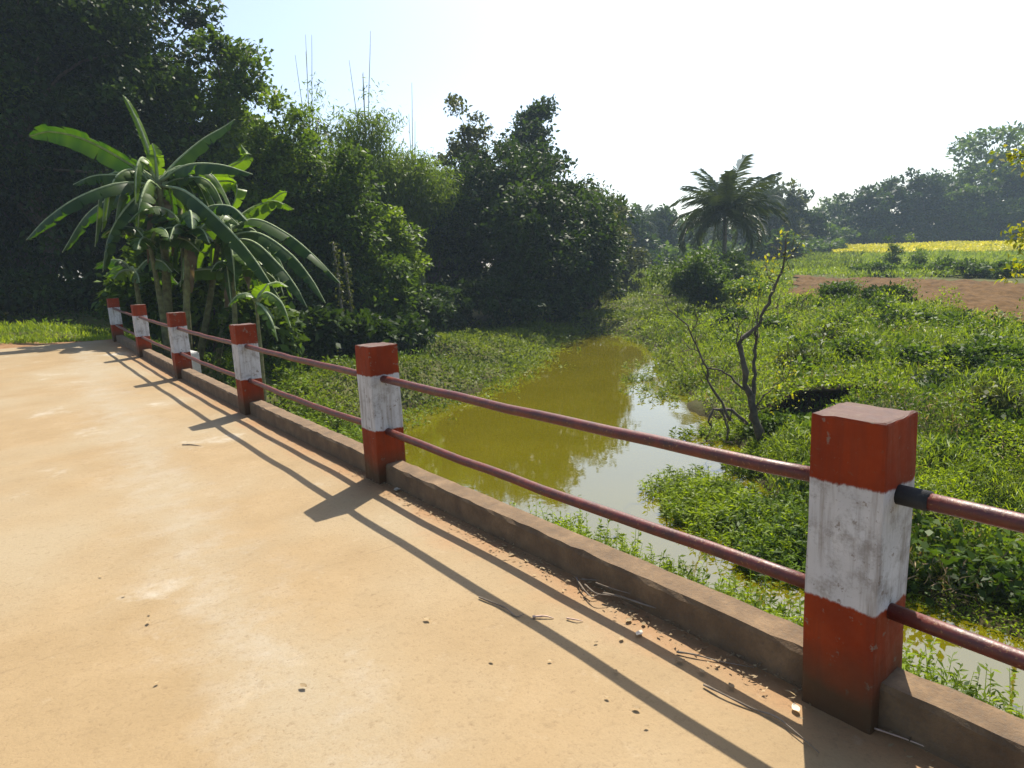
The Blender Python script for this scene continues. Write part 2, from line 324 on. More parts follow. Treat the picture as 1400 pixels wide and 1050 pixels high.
# ------------------------------------------------------------------ bridge: road deck, slab, railing
YE = 17.3
ys = np.linspace(-9, YE, 90); xs = np.linspace(-5.2, 0.26, 24)
def _dz(X, Y): return deckz(Y)+wave(X, Y, 3.0, 21)*0.004
deck = ob('road', grid_sheet('road', xs, ys, _dz, M_ROAD)); tag(deck, kind='structure')
br = empty('bridge_structure', (0, 8, 0), 'grey concrete bridge slab and abutments carrying the dusty road', 'bridge')
def boxm(name, x0, x1, y0, y1, z0, z1, mat): 
    return pymesh(name, [(x0, y0, z0), (x1, y0, z0), (x1, y1, z0), (x0, y1, z0), (x0, y0, z1), (x1, y0, z1), (x1, y1, z1), (x0, y1, z1)],
                  [(3, 2, 1, 0), (4, 5, 6, 7), (0, 1, 5, 4), (1, 2, 6, 5), (2, 3, 7, 6), (3, 0, 4, 7)], mat)
def slab_mesh():
    v = []; f = []
    for i, y in enumerate(ys[::6].tolist()+[YE]):
        z = float(deckz(y))
        v += [(-5.25, y-8, z-.40), (.31, y-8, z-.40), (.31, y-8, z-.022), (-5.25, y-8, z-.022)]
        if i: b = 4*(i-1); f += [(b+k, b+(k+1) % 4, b+4+(k+1) % 4, b+4+k) for k in range(4)]
    n = len(v); f += [(3, 2, 1, 0), (n-4, n-3, n-2, n-1)]
    return pymesh('deck_slab', v, f, M_SLAB)
ob('deck_slab', slab_mesh(), br)
for y0, y1, z1 in ((16.3, 17.2, -.21), (7.6, 8.3, -.38), (-3.6, -2.8, -.42)):
    ob('abutment' if y0 != 7.6 else 'pier', boxm('support', -5.1, .16, y0-8, y1-8, -3.6, z1, M_SLAB), br)

POSTX, PW = 0.0, 0.215
PY = [-2.458, 0.731, 3.920, 7.00, 10.265, 13.437, 16.728]
rail_root = empty('bridge_railing', (0.1, 8, 0), 'red and white concrete post railing with two maroon pipes and a low brown kerb', 'railing')
def post_mesh(seed, hgt):
    rs = random.Random(seed); bm = bmesh.new(); h = PW/2
    bmesh.ops.create_cube(bm, size=1.0)
    for v in bm.verts: v.co = Vector((v.co.x*PW, v.co.y*PW, (v.co.z+0.5)*hgt))
    bmesh.ops.subdivide_edges(bm, edges=bm.edges[:], cuts=5, use_grid_fill=True)
    sharp = [e for e in bm.edges if len(e.link_faces) == 2 and e.calc_face_angle() > 1.0]
    bmesh.ops.bevel(bm, geom=sharp, offset=0.009, segments=2, profile=0.6, affect='EDGES')
    for v in bm.verts:
        n = math.sin(v.co.x*61+seed)*math.cos(v.co.z*23+seed*2)*0.0022+math.sin(v.co.y*47+v.co.z*57+seed)*0.0016
        v.co.x += n; v.co.y += n*0.8+0.002*math.sin(v.co.z*9+seed); 
        if v.co.z > hgt-0.02: v.co.z += rs.uniform(-.004, .002)
    for f in bm.faces: f.smooth = False
    me = bpy.data.meshes.new('post'); bm.to_mesh(me); bm.free(); me.materials.append(M_POST); return me
for i, y in enumerate(PY):
    p = ob('post', post_mesh(i*3+1, 0.95+0.09), rail_root, (POSTX+PW/2-0.1, y+PW/2-8, float(deckz(y))-0.09))
    p['label'] = 'square concrete post painted red white red with a muddy foot'
    p.delta_location = (0, 0, 0)
    me = p.data                                   # shift so that local z=0 is the road level
    me.transform(Matrix.Translation((0, 0, -0.09))); p.location.z += 0.09
def rail_mesh(L, dz, bend, seed):
    t = Tubes(); n = 14; rs = random.Random(seed)
    P = [(0.004*math.sin(k*1.3+seed), L*k/(n-1), dz*k/(n-1)-bend*math.sin(math.pi*k/(n-1))+0.002*math.sin(k*2.1+seed)) for k in range(n)]
    t.add(P, [0.0245]*n, 12); return t.mesh('rail', M_RAIL)
M_TAPE = bark_mat('black_tape', (0.012, 0.012, 0.012), (0.03, 0.03, 0.03))
for i in range(len(PY)-1):
    y0 = PY[i]+PW-0.03; y1 = PY[i+1]+0.03
    for zz, b in ((0.726, 0.010), (0.362, 0.016)):
        z0, z1 = float(deckz(PY[i]))+zz, float(deckz(PY[i+1]))+zz
        r = ob('rail', rail_mesh(y1-y0, z1-z0, b, i+zz*10), rail_root, (0.092-0.1, y0-8, z0))
        if i == 0 and zz > 0.5:
            t = Tubes(); t.add([(0, 0, 0), (0, 0.085, 0)], [0.0295]*2, 14); ob('tape_sleeve', t.mesh('tape_sleeve', M_TAPE), r, (0, y1-y0-0.115, z1-z0))
def kerb_mesh(L, dz, seed):
    n = 40; v = []; f = []; rs = random.Random(seed)
    for k in range(n):
        y = L*k/(n-1); z = dz*k/(n-1); c = lambda a: rs.uniform(-a, a)
        chip = 0.006 if rs.random() < 0.2 else 0.0
        prof = [(0.052, -0.10), (0.054+c(.002), 0.122+c(.003)-chip), (0.063+c(.002)+chip, 0.138+c(.003)), (0.178+c(.003), 0.141+c(.003)), (0.190, 0.126+c(.003)), (0.192, -0.10)]
        v += [(px, y, pz+z) for px, pz in prof]
        if k: b = 6*(k-1); f += [(b+j, b+(j+1) % 6, b+6+(j+1) % 6, b+6+j) for j in range(6)]
    f += [(5, 4, 3, 2, 1, 0), tuple(6*(n-1)+j for j in range(6))]
    return pymesh('kerb', v, f, M_KERB)
for i in range(len(PY)-1):
    y0 = PY[i]+PW-0.012; y1 = PY[i+1]+0.012; z0, z1 = float(deckz(PY[i])), float(deckz(PY[i+1]))
    ob('kerb', kerb_mesh(y1-y0, z1-z0, i), rail_root, (-0.1, y0-8, z0))

# ------------------------------------------------------------------ foliage builders
def unit(a): return a/(np.linalg.norm(a, axis=-1, keepdims=True)+1e-9)
def leaf_geo(C, size, rs, out=None, outw=0.7, droop=0.35, aspect=0.55, upn=1.0):
    n = len(C); A = rs.normal(size=(n, 3))
    if out is not None: A = unit(A)+out*outw
    A[:, 2] -= droop; A = unit(A)
    U = np.zeros((n, 3)); U[:, 2] = upn; U = U+rs.normal(size=(n, 3))*0.55
    S = unit(np.cross(A, U)); N = np.cross(S, A)
    L = (size*(0.6+0.8*rs.rand(n)))[:, None] if np.isscalar(size) else (size*(0.65+0.7*rs.rand(n)))[:, None]
    Wd = L*aspect*0.5*(0.8+0.4*rs.rand(n))[:, None]
    V = np.empty((n, 4, 3)); V[:, 0] = C; V[:, 1] = C+A*L*0.48+S*Wd+N*L*0.07; V[:, 2] = C+A*L-N*L*0.10; V[:, 3] = C+A*L*0.48-S*Wd+N*L*0.07
    return V
def leaves_mesh(name, Vs, tint, mat):
    V = Vs.reshape(-1, 3); n = len(Vs); F = np.arange(n*4).reshape(n, 4)
    return quadmesh(name, V, F, mat, np.repeat(tint, 4))
def crown_cloud(rs, cen, rad, lobes, clumps, per, cr, flat=0.6, low=-0.55):
    cen = np.array(cen, float); rad = np.array(rad, float)
    ld = unit(rs.normal(size=(lobes, 3))); ld[:, 2] = np.abs(ld[:, 2])*np.where(rs.rand(lobes) < 0.7, 1, -1)
    lc = ld*(0.30+0.32*rs.rand(lobes))[:, None]; lr = 0.34+0.20*rs.rand(lobes)
    k = rs.randint(0, lobes, clumps); dr = unit(rs.normal(size=(clumps, 3))); dr[:, 2] = np.maximum(dr[:, 2], low)
    p = lc[k]+dr*(lr[k]*(0.62+0.42*rs.rand(clumps)**0.6))[:, None]
    lo = np.percentile(p, 1.5, axis=0); hi = np.percentile(p, 98.5, axis=0); p = (p-(lo+hi)/2)/((hi-lo)/2)*np.maximum(0.55, 1-cr/np.maximum(rad, .1)*.7)
    P = cen+p*rad; outd = unit(p*np.array([1, 1, 0.9]))
    ct = rs.normal(size=clumps)*0.16
    sc = cr*(0.6+0.8*rs.rand(clumps))
    idx = np.repeat(np.arange(clumps), per)
    q = unit(rs.normal(size=(len(idx), 3)))*(rs.rand(len(idx))**0.45)[:, None]; q[:, 2] = np.abs(q[:, 2])*np.where(rs.rand(len(idx)) < .75, 1, -.6)
    C = P[idx]+q*np.array([1, 1, flat+.2])*sc[idx][:, None]
    tint = np.clip(0.45+ct[idx]+rs.normal(size=len(idx))*0.15, 0, 1)
    return P, C, outd[idx], tint
def trunk_mesh(rs, base, top, r0, targets, mat, lean=0.03, sides=7):
    t = Tubes(); hgt = top[2]-base[2]; n = 7
    P = [np.array(base)+(np.array(top)-np.array(base))*k/(n-1)+np.array([rs.normal()*hgt*lean, rs.normal()*hgt*lean, 0])*(0 < k < n-1) for k in range(n)]
    R = [r0*(1.35 if k == 0 else 1)*(1-0.6*k/(n-1)) for k in range(n)]
    P[0] = P[0]+np.array([0, 0, -0.25]); t.add(P, R, sides)
    for q in targets:
        k = rs.randint(2, n-1); a = P[k]; q = np.array(q)
        m = (a+q)/2+np.array([0, 0, 0.10*np.linalg.norm(q-a)])+rs.normal(size=3)*0.08*np.linalg.norm(q-a)
        r = R[k]*0.5; t.add(curve([a, m, q], 6), [r*(1-0.15*j) for j in range(6)], 5)
    return t.mesh('trunk', mat)
def tree(label, u, d, vtop, hw, mat, seed, lobes=9, clumps=150, per=150, leaf=0.22, cr=0.9, low=0.25, trunk=0.22, bark=None, group=None, name='broadleaf_tree', cat='tree', depth=1.0, base=None, flat=0.6, droop=0.35):
    rs = np.random.RandomState(seed); p = pt(u, 380, d); x, y = p[0], p[1]; zb = H(x, y); zt = pt(u, vtop, d)[2]; r = hw*d/FPX
    hgt = zt-zb; root = empty(name, (x, y, zb), label, cat, group)
    c = (0, 0, hgt*(low+1)/2); rad = (r, r*depth, hgt*(1-low)/2)
    P, C, O, T = crown_cloud(rs, c, np.array(rad)*1.0, lobes, clumps, per, cr, flat)
    C[:, 2] = np.maximum(C[:, 2], 0.05)
    V = leaf_geo(C, leaf, rs, O, 0.7, droop)
    tg = P[rs.choice(len(P), min(16, len(P)), replace=False)]
    ob('trunk', trunk_mesh(rs, (0, 0, 0), (rs.normal()*0.04*hgt, rs.normal()*0.04*hgt, hgt*(0.5+low*0.4)), trunk, tg, bark or M_BARK), root)
    ob('crown', leaves_mesh('crown', V, T, mat), root); return root
def copy_thing(root, u, d, scale, rot, label, group=None, sz=None):
    p = pt(u, 380, d); z = H(p[0], p[1]); r = root.copy(); COL.objects.link(r); r.location = (p[0], p[1], z-0.1); r.rotation_euler = (0, 0, rot); r.scale = (scale, scale, sz or scale)
    r['label'] = label
    if group: r['group'] = group
    for ch in list(root.children):
        c = ch.copy(); COL.objects.link(c); c.parent = r
    return r
def shrub(label, u, d, vtop, hw, mat, seed, clumps=40, per=110, leaf=0.12, cr=0.35, name='shrub', group=None, low=0.05, vbase=None, stems=6, droop=0.2, depth=0.9):
    rs = np.random.RandomState(seed); p = pt(u, 380, d); x, y = p[0], p[1]; zb = max(H(x, y), ZW-0.05); zt = pt(u, vtop, d)[2]; r = hw*d/FPX; hgt = max(zt-zb, 0.3)
    root = empty(name, (x, y, zb), label, 'shrub' if name != 'sapling' else 'sapling', group)
    P, C, O, T = crown_cloud(rs, (0, 0, hgt*(1+low)/2), (r, r*depth, hgt*(1-low)/2), 7, clumps, per, cr, 0.65, -0.9)
    C[:, 2] = np.maximum(C[:, 2], 0.0)
    t = Tubes()
    for q in P[rs.choice(len(P), min(stems, len(P)), replace=False)]:
        b = np.array([rs.normal()*0.1*r, rs.normal()*0.1*r, -0.1]); t.add(curve([b, (b+q)/2+rs.normal(size=3)*0.05*hgt, q], 5), [max(0.012, 0.012*hgt)*(1-0.17*j) for j in range(5)], 5)
    ob('stem', t.mesh('stem', M_BARK), root)
    ob('foliage', leaves_mesh('foliage', leaf_geo(C, leaf, rs, O, 0.6, droop), T, mat), root); return root

# ------------------------------------------------------------------ trees of the left bank
G1 = 'tall trees of the left bank wood'
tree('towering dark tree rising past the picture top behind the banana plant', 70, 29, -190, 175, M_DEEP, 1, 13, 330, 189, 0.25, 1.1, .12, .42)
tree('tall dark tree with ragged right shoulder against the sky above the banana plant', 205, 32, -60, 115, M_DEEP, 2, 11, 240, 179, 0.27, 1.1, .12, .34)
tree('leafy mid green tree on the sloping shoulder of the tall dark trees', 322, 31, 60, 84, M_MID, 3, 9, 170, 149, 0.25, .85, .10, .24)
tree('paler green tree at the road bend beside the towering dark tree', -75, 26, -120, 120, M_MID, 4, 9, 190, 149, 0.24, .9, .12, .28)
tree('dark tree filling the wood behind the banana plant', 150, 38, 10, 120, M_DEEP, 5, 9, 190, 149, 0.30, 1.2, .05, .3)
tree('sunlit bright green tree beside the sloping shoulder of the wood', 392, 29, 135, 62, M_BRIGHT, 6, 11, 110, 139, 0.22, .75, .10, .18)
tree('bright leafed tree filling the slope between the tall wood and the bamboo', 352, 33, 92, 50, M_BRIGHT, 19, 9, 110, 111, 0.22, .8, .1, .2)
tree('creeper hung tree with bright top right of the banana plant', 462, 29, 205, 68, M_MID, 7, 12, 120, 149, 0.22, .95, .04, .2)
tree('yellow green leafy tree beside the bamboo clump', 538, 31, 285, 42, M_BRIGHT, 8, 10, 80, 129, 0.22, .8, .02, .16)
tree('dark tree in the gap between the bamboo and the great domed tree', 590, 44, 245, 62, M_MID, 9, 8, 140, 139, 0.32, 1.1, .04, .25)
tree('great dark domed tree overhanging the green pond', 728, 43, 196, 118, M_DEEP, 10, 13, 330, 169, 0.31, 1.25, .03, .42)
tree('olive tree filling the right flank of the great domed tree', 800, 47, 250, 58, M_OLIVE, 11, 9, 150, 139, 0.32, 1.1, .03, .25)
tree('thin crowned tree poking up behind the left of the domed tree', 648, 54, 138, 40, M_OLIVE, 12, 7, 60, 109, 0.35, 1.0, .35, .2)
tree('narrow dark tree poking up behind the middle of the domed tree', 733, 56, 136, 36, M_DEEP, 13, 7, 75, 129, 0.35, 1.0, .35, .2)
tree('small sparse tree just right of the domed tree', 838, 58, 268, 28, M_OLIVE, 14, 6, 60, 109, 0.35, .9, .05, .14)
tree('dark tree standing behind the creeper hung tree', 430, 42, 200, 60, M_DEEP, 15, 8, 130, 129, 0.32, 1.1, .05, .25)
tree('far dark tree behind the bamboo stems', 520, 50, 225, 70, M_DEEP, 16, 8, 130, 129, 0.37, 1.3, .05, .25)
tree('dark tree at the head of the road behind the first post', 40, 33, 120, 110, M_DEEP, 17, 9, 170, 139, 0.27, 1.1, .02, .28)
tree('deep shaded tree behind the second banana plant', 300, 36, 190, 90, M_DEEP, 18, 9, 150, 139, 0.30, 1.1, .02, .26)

for i, (u, d, vt, hw, lb) in enumerate([(-60, 50, 150, 130, 'dark wood tree deep behind the road bend'), (120, 55, 160, 120, 'dark wood tree deep behind the tall banana'), (250, 52, 170, 110, 'dark wood tree deep behind the banana stems'),
        (370, 54, 200, 100, 'dark wood tree deep behind the bright green tree'), (470, 58, 230, 90, 'dark wood tree deep behind the creeper trunk'), (620, 62, 250, 90, 'dark wood tree deep behind the pond margin')]):
    tree(lb, u, d, vt, hw, M_DEEP, 60+i, 12, 100, 70, .6, 1.8, -.2, .3)
# undergrowth of the left bank
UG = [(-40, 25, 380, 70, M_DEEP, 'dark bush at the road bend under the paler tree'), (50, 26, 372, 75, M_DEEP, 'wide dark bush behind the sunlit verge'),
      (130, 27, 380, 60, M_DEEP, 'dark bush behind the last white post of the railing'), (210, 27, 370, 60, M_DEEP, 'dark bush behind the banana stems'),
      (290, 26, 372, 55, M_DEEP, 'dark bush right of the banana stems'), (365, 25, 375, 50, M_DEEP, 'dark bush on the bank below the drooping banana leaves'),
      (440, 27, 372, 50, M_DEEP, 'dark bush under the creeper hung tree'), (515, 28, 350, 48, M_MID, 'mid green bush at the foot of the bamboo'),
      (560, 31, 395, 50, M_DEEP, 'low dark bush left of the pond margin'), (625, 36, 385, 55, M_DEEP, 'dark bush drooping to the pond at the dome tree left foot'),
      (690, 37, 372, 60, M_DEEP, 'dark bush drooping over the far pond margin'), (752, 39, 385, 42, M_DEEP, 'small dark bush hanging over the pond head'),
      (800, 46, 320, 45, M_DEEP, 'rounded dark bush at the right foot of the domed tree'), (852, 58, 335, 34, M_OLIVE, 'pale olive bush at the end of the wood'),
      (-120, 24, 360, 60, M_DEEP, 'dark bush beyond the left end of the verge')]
UG += [(258, 20.0, 335, 40, M_BRIGHT, 'sunlit bush among the banana stems'), (228, 19.0, 320, 26, M_MID, 'narrow bush hugging the tall banana stem'), (285, 19.4, 325, 30, M_BRIGHT, 'bright bush hugging the lower banana stems'), (305, 20.2, 345, 42, M_BRIGHT, 'leafy bush under the drooping banana leaves'), (190, 20.0, 360, 38, M_MID, 'green bush left of the tall banana stem'), (352, 17.0, 405, 34, M_MID, 'low bush behind the young banana sucker'), (420, 21, 425, 40, M_DEEP, 'low dark bush added as shade on the bank slope beyond the rails'), (490, 22, 440, 40, M_DEEP, 'dark bush added as shade on the bank left of the pond weeds'), (545, 26, 438, 40, M_DEEP, 'dark bush added as shade where the pond weeds meet the wood')]  # last M_DEEP bushes added to stand in for shade on the wood floor
for i, (u, d, vt, hw, m, lb) in enumerate(UG): shrub(lb, u, d, vt, hw, m, 100+i, 46, 85, .27, .6)

def bamboo(label, u, d, vtop, spread, seed, ncul, bare):
    rs = np.random.RandomState(seed); p = pt(u, 380, d); x, y = p[0], p[1]; zb = H(x, y); hgt = pt(u, vtop, d)[2]-zb
    root = empty('bamboo_clump', (x, y, zb), label, 'bamboo', 'bamboo clumps of the left bank')
    CC = []; 
    for i in range(ncul+bare):
        a = rs.rand()*6.28; isb = i >= ncul; h = hgt*(0.72+0.3*rs.rand()) if not isb else hgt*(1.22+0.25*rs.rand())
        sp = spread*d/FPX*(0.4+0.7*rs.rand())*(0.7 if isb else 1); b = np.array([math.cos(a)*0.5, math.sin(a)*0.5, -0.2])
        q = np.array([math.cos(a)*sp, math.sin(a)*sp, h]); m = np.array([math.cos(a)*sp*0.35, math.sin(a)*sp*0.35, h*0.6])
        if not isb: q2 = q+np.array([math.cos(a)*sp*0.5, math.sin(a)*sp*0.5, -h*0.06]); P = curve([b, m, q, q2], 12)
        else: P = curve([b, m, q], 12)
        t = Tubes(); t.add(P, [0.045*(1-0.075*j)+0.004 for j in range(12)], 5); ob('culm', t.mesh('culm', M_CULM), root)
        k = 34 if not isb else 5; hi = 1.0 if not isb else 0.75
        f = 0.28+(hi-0.28)*rs.rand(k)**0.8; base = np.array([np.interp(f, np.linspace(0, 1, 12), P[:, c]) for c in range(3)]).T
        per = 55; idx = np.repeat(np.arange(k), per); off = rs.normal(size=(k, 3))*0.45
        CC.append((base+off)[idx]+rs.normal(size=(k*per, 3))*np.array([.42, .42, .3]))
    C = np.concatenate(CC); T = np.clip(0.55+rs.normal(size=len(C))*0.2, 0, 1)
    ob('foliage', leaves_mesh('foliage', leaf_geo(C, .30, rs, None, 0, .7, .2), T, M_BRIGHT), root)
bamboo('feathery bamboo clump with bare tall tips left of the olive crowned trees', 512, 38, 168, 30, 31, 10, 4)
bamboo('shorter bamboo clump leaning beside the domed tree', 572, 40, 222, 26, 32, 8, 3)
bamboo('bamboo clump behind the sunlit bright green tree', 440, 42, 168, 22, 33, 5, 4)

# ------------------------------------------------------------------ far trees
GF = 'distant trees beyond the fields'
FT = {}
def fproto(key, mat, seed, low, lobes=9, clumps=70, per=75, leaf=.55, cr=1.3):
    FT[key] = (mat, seed, low, lobes, clumps, per, leaf, cr)
def far(label, u, d, vt, hw, key, seed):
    mat, s0, low, lobes, clumps, per, leaf, cr = FT[key]
    return tree(label, u, d, vt, hw, mat, s0+seed, lobes, clumps, per, leaf, cr, low, .3, group=GF)
fproto('d', M_DEEP, 200, -.15, 11, 95, 60, .8, 1.5); fproto('m', M_MID, 230, -.15, 11, 95, 60, .8, 1.5); fproto('o', M_OLIVE, 260, -.1, 10, 100, 75, .7, 1.4); fproto('big', M_MID, 290, -.1, 18, 280, 75, 1.0, 2.6)
for i, (u, d, vt, hw, k, lb) in enumerate([
    (868, 95, 283, 30, 'd', 'hazy tree at the end of the marsh beside the wood'), (905, 115, 288, 32, 'd', 'hazy blue green tree left of the coconut palm'),
    (940, 125, 300, 34, 'm', 'hazy low tree close behind the coconut palm left fronds'), (985, 112, 300, 36, 'd', 'hazy tree hidden behind the coconut palm trunk'),
    (1035, 118, 268, 30, 'd', 'hazy tree right of the coconut palm crown'), (1068, 112, 255, 28, 'o', 'taller hazy tree with ragged top right of the coconut palm'),
    (1100, 120, 268, 28, 'd', 'hazy tree between the palm and the dark field wood'), (1135, 150, 272, 34, 'm', 'palest hazy tree beside the dark field wood'),
    (1120, 128, 305, 36, 'm', 'low hazy thicket tree at the crop field corner'), (1060, 95, 318, 34, 'm', 'low hazy thicket tree behind the bare tree tip'),
    (1178, 134, 258, 36, 'd', 'first dark blue green tree of the field wood'), (1215, 136, 244, 34, 'd', 'second dark tree of the field wood'),
    (1250, 134, 240, 32, 'd', 'third dark tree of the field wood'), (1285, 136, 238, 32, 'd', 'fourth dark tree of the field wood, next to the huge crown'),
    (1318, 130, 258, 40, 'm', 'lower greener tree before the huge round crown'), (1362, 129, 222, 62, 'm', 'broad mid green tree in front of the huge crown'),
    (1362, 142, 180, 98, 'big', 'huge round crowned tree towering over the field wood'), (1432, 132, 205, 60, 'd', 'tall tree at the right end of the field wood'),
    (1480, 130, 225, 60, 'm', 'green tree beyond the right end of the field wood'), (1400, 127, 285, 40, 'm', 'low layered tree at the mustard field end'), (1560, 128, 215, 70, 'd', 'dark tree closing the field past the wood end'), (1650, 132, 225, 70, 'm', 'green tree closing the far field corner'), (1750, 135, 210, 80, 'd', 'last dark tree round the far field corner')]):
    far(lb, u, d, vt, hw, k, i)

for i, (u, d, vt, hw) in enumerate([(1165, 131, 315, 40), (1215, 131, 312, 40), (1265, 131, 312, 40), (1315, 130, 312, 40), (1370, 130, 310, 45), (1425, 130, 308, 45), (870, 92, 345, 34), (915, 100, 342, 36), (960, 100, 340, 40), (1010, 100, 338, 40), (1060, 105, 335, 40), (1110, 110, 333, 40)]):
    shrub(['dark thicket under the first tree of the field wood', 'dark thicket under the second tree of the field wood', 'dark thicket under the third and fourth field trees', 'dark thicket at the foot of the huge crowned tree', 'dark thicket right of the huge tree foot', 'dark thicket at the right end of the mustard',
           'hazy thicket at the end of the marsh', 'hazy thicket left of the palm foot', 'hazy thicket just left of the palm trunk', 'hazy thicket just right of the palm trunk', 'hazy thicket behind the bare tree top', 'hazy thicket at the crop corner'][i], u, d, vt, hw, M_DEEP if i < 6 else M_MID, 500+i, 40, 60, .8, 1.4, group='distant thickets')
def frond_mesh(L, sag, seed, nl=34, lw=.036, ll=.72):
    rs = np.random.RandomState(seed); n = 12; P = []; ang = 0.0; p = np.zeros(3)
    for k in range(n):
        P.append(p.copy()); a = -sag*(k/(n-1))**1.5; p = p+np.array([math.cos(a), 0, math.sin(a)])*L/(n-1)
    P = np.array(P); V = []; F = []; T = []
    for k in range(n-1):                                   # rachis as a flat three-sided strip
        pass
    w = np.linspace(.05, .012, n)*L/4
    for k in range(n): V += [P[k]+[0, w[k], 0], P[k]+[0, 0, -w[k]], P[k]+[0, -w[k], 0]]; T += [.75]*3
    for k in range(n-1):
        b = 3*k; F += [(b, b+1, b+4, b+3), (b+1, b+2, b+5, b+4), (b+2, b, b+3, b+5)]
    for s in (-1, 1):
        for j in range(nl):
            f = 0.12+0.88*j/(nl-1); c = np.array([np.interp(f, np.linspace(0, 1, n), P[:, q]) for q in range(3)])
            l = ll*L/4*(0.55+0.9*math.sin(math.pi*min(1, f*0.85+0.08)))*(0.85+0.3*rs.rand()); dr = unit(np.array([0.55, s*0.9, -0.35-0.6*rs.rand()]))
            q = c+dr*l*.55; tip = q+unit(dr+np.array([0, 0, -1.1]))*l*.5; ww = lw*L/4; b = len(V)
            V += [c+[ww, 0, 0], c-[ww, 0, 0], q-[ww, 0, 0], q+[ww, 0, 0], tip+[ww*.1, 0, 0], tip-[ww*.1, 0, 0]]; T += [.2+.6*rs.rand()]*6
            F += [(b, b+1, b+2, b+3), (b+3, b+2, b+5, b+4)]
    return quadmesh('frond', np.array(V), np.array(F), M_PALM, np.array(T))
FRONDS = [frond_mesh(4.0, s, i) for i, s in enumerate((0.9, 1.7, 2.3))]
def palm(label, u, d, vcrown, L, seed, nf=26, group='coconut palms'):
    rs = np.random.RandomState(seed); p = pt(u, 380, d); x, y = p[0], p[1]; zb = H(x, y); hc = pt(u, vcrown, d)[2]-zb
    root = empty('coconut_palm', (x, y, zb), label, 'palm', group)
    t = Tubes(); P = curve([(0, 0, -.3), (0.15, 0.1, hc*.5), (0, 0, hc)], 14); t.add(P, [.21*(1.5 if j == 0 else 1)*(1-.03*j)+(.012 if j % 2 else 0) for j in range(14)], 8); ob('trunk', t.mesh('trunk', M_BARKG), root)
    for i in range(nf):
        f = i/(nf-1); el = math.radians(82-95*f**0.85+rs.normal()*5); k = 0 if f < .35 else (1 if f < .75 else 2)
        o = ob('frond', FRONDS[k], root, (0, 0, hc)); s = L/4*(0.85+.25*rs.rand())*(0.8 if f < .12 else 1)
        o.rotation_euler = (rs.normal()*0.15, -el, i*2.399+rs.rand()*.4); o.scale = (s, s, s)
    return root
palm('coconut palm with drooping fronds standing behind the round bush', 990, 52, 294, 4.6, 41, 54)
palm('hazy small palm top rising right of the coconut palm', 1047, 100, 268, 4.2, 42, 20)
palm('hazy palm above the end of the marsh', 880, 105, 302, 4.0, 43, 18)

# ------------------------------------------------------------------ banana plants
def banana_leaf(parent, pts, width, seed, tint=.5, fold=.55, rollx=0.0, tear=.35, drop=True):
    rs = np.random.RandomState(seed); n = 34; P = curve(pts, n); t = unit(np.gradient(P, axis=0))
    up = np.array([0, 0, 1.0]); S = unit(np.cross(t, up+1e-3)); N = np.cross(S, t)
    if rollx:
        c, s_ = math.cos(rollx), math.sin(rollx); S, N = S*c+N*s_, N*c-S*s_
    V = []; F = []; T = []
    f = np.linspace(0, 1, n); width = width*1.06; fold = fold*.8; tear = min(.85, tear+.25)
    prof = np.where(f < .12, .10, np.sin(np.clip((f-.12)/.88, 0, 1)**.62*math.pi)**.55)*width/2
    for sd in (-1, 1):
        start = None; hang = 0
        k = 4
        while k < n-1:
            seg = rs.randint(2, 7) if rs.rand() < tear*2 else rs.randint(6, 12); e = min(n-1, k+seg); hang = rs.rand()*0.5*tear*2
            b = len(V); cnt = 0; gap = 0.10 if rs.rand() < tear else 0.0
            for j in range(k, e+1):
                w = prof[j]*(1 if j not in (k, e) else 1-gap); fo = fold+hang
                e1 = P[j]+(S[j]*sd*math.cos(fo*.6)-N[j]*math.sin(fo*.6))*w*.5
                shift = t[j]*(0.12*w)*(1 if j == k else (-1 if j == e else 0))*(1 if gap else 0)
                e2 = e1+(S[j]*sd*math.cos(fo*1.25)-N[j]*math.sin(fo*1.25))*w*.5+shift+N[j]*rs.normal()*.008
                V += [P[j], e1, e2]; tt = np.clip(tint+rs.normal()*.08, 0, 1); T += [tt, tt, tt]; cnt += 1
            for j in range(cnt-1):
                q = b+3*j; F += [(q, q+1, q+4, q+3), (q+1, q+2, q+5, q+4)]
            k = e
    lf = ob('leaf', quadmesh('leaf', np.array(V), np.array(F), M_BANANA, np.array(T), True), parent)
    tb = Tubes(); tb.add(P-N*.006, [.034*(1-.8*a)+.006 for a in f], 5); ob('midrib', tb.mesh('midrib', M_MIDRIB), lf); return lf
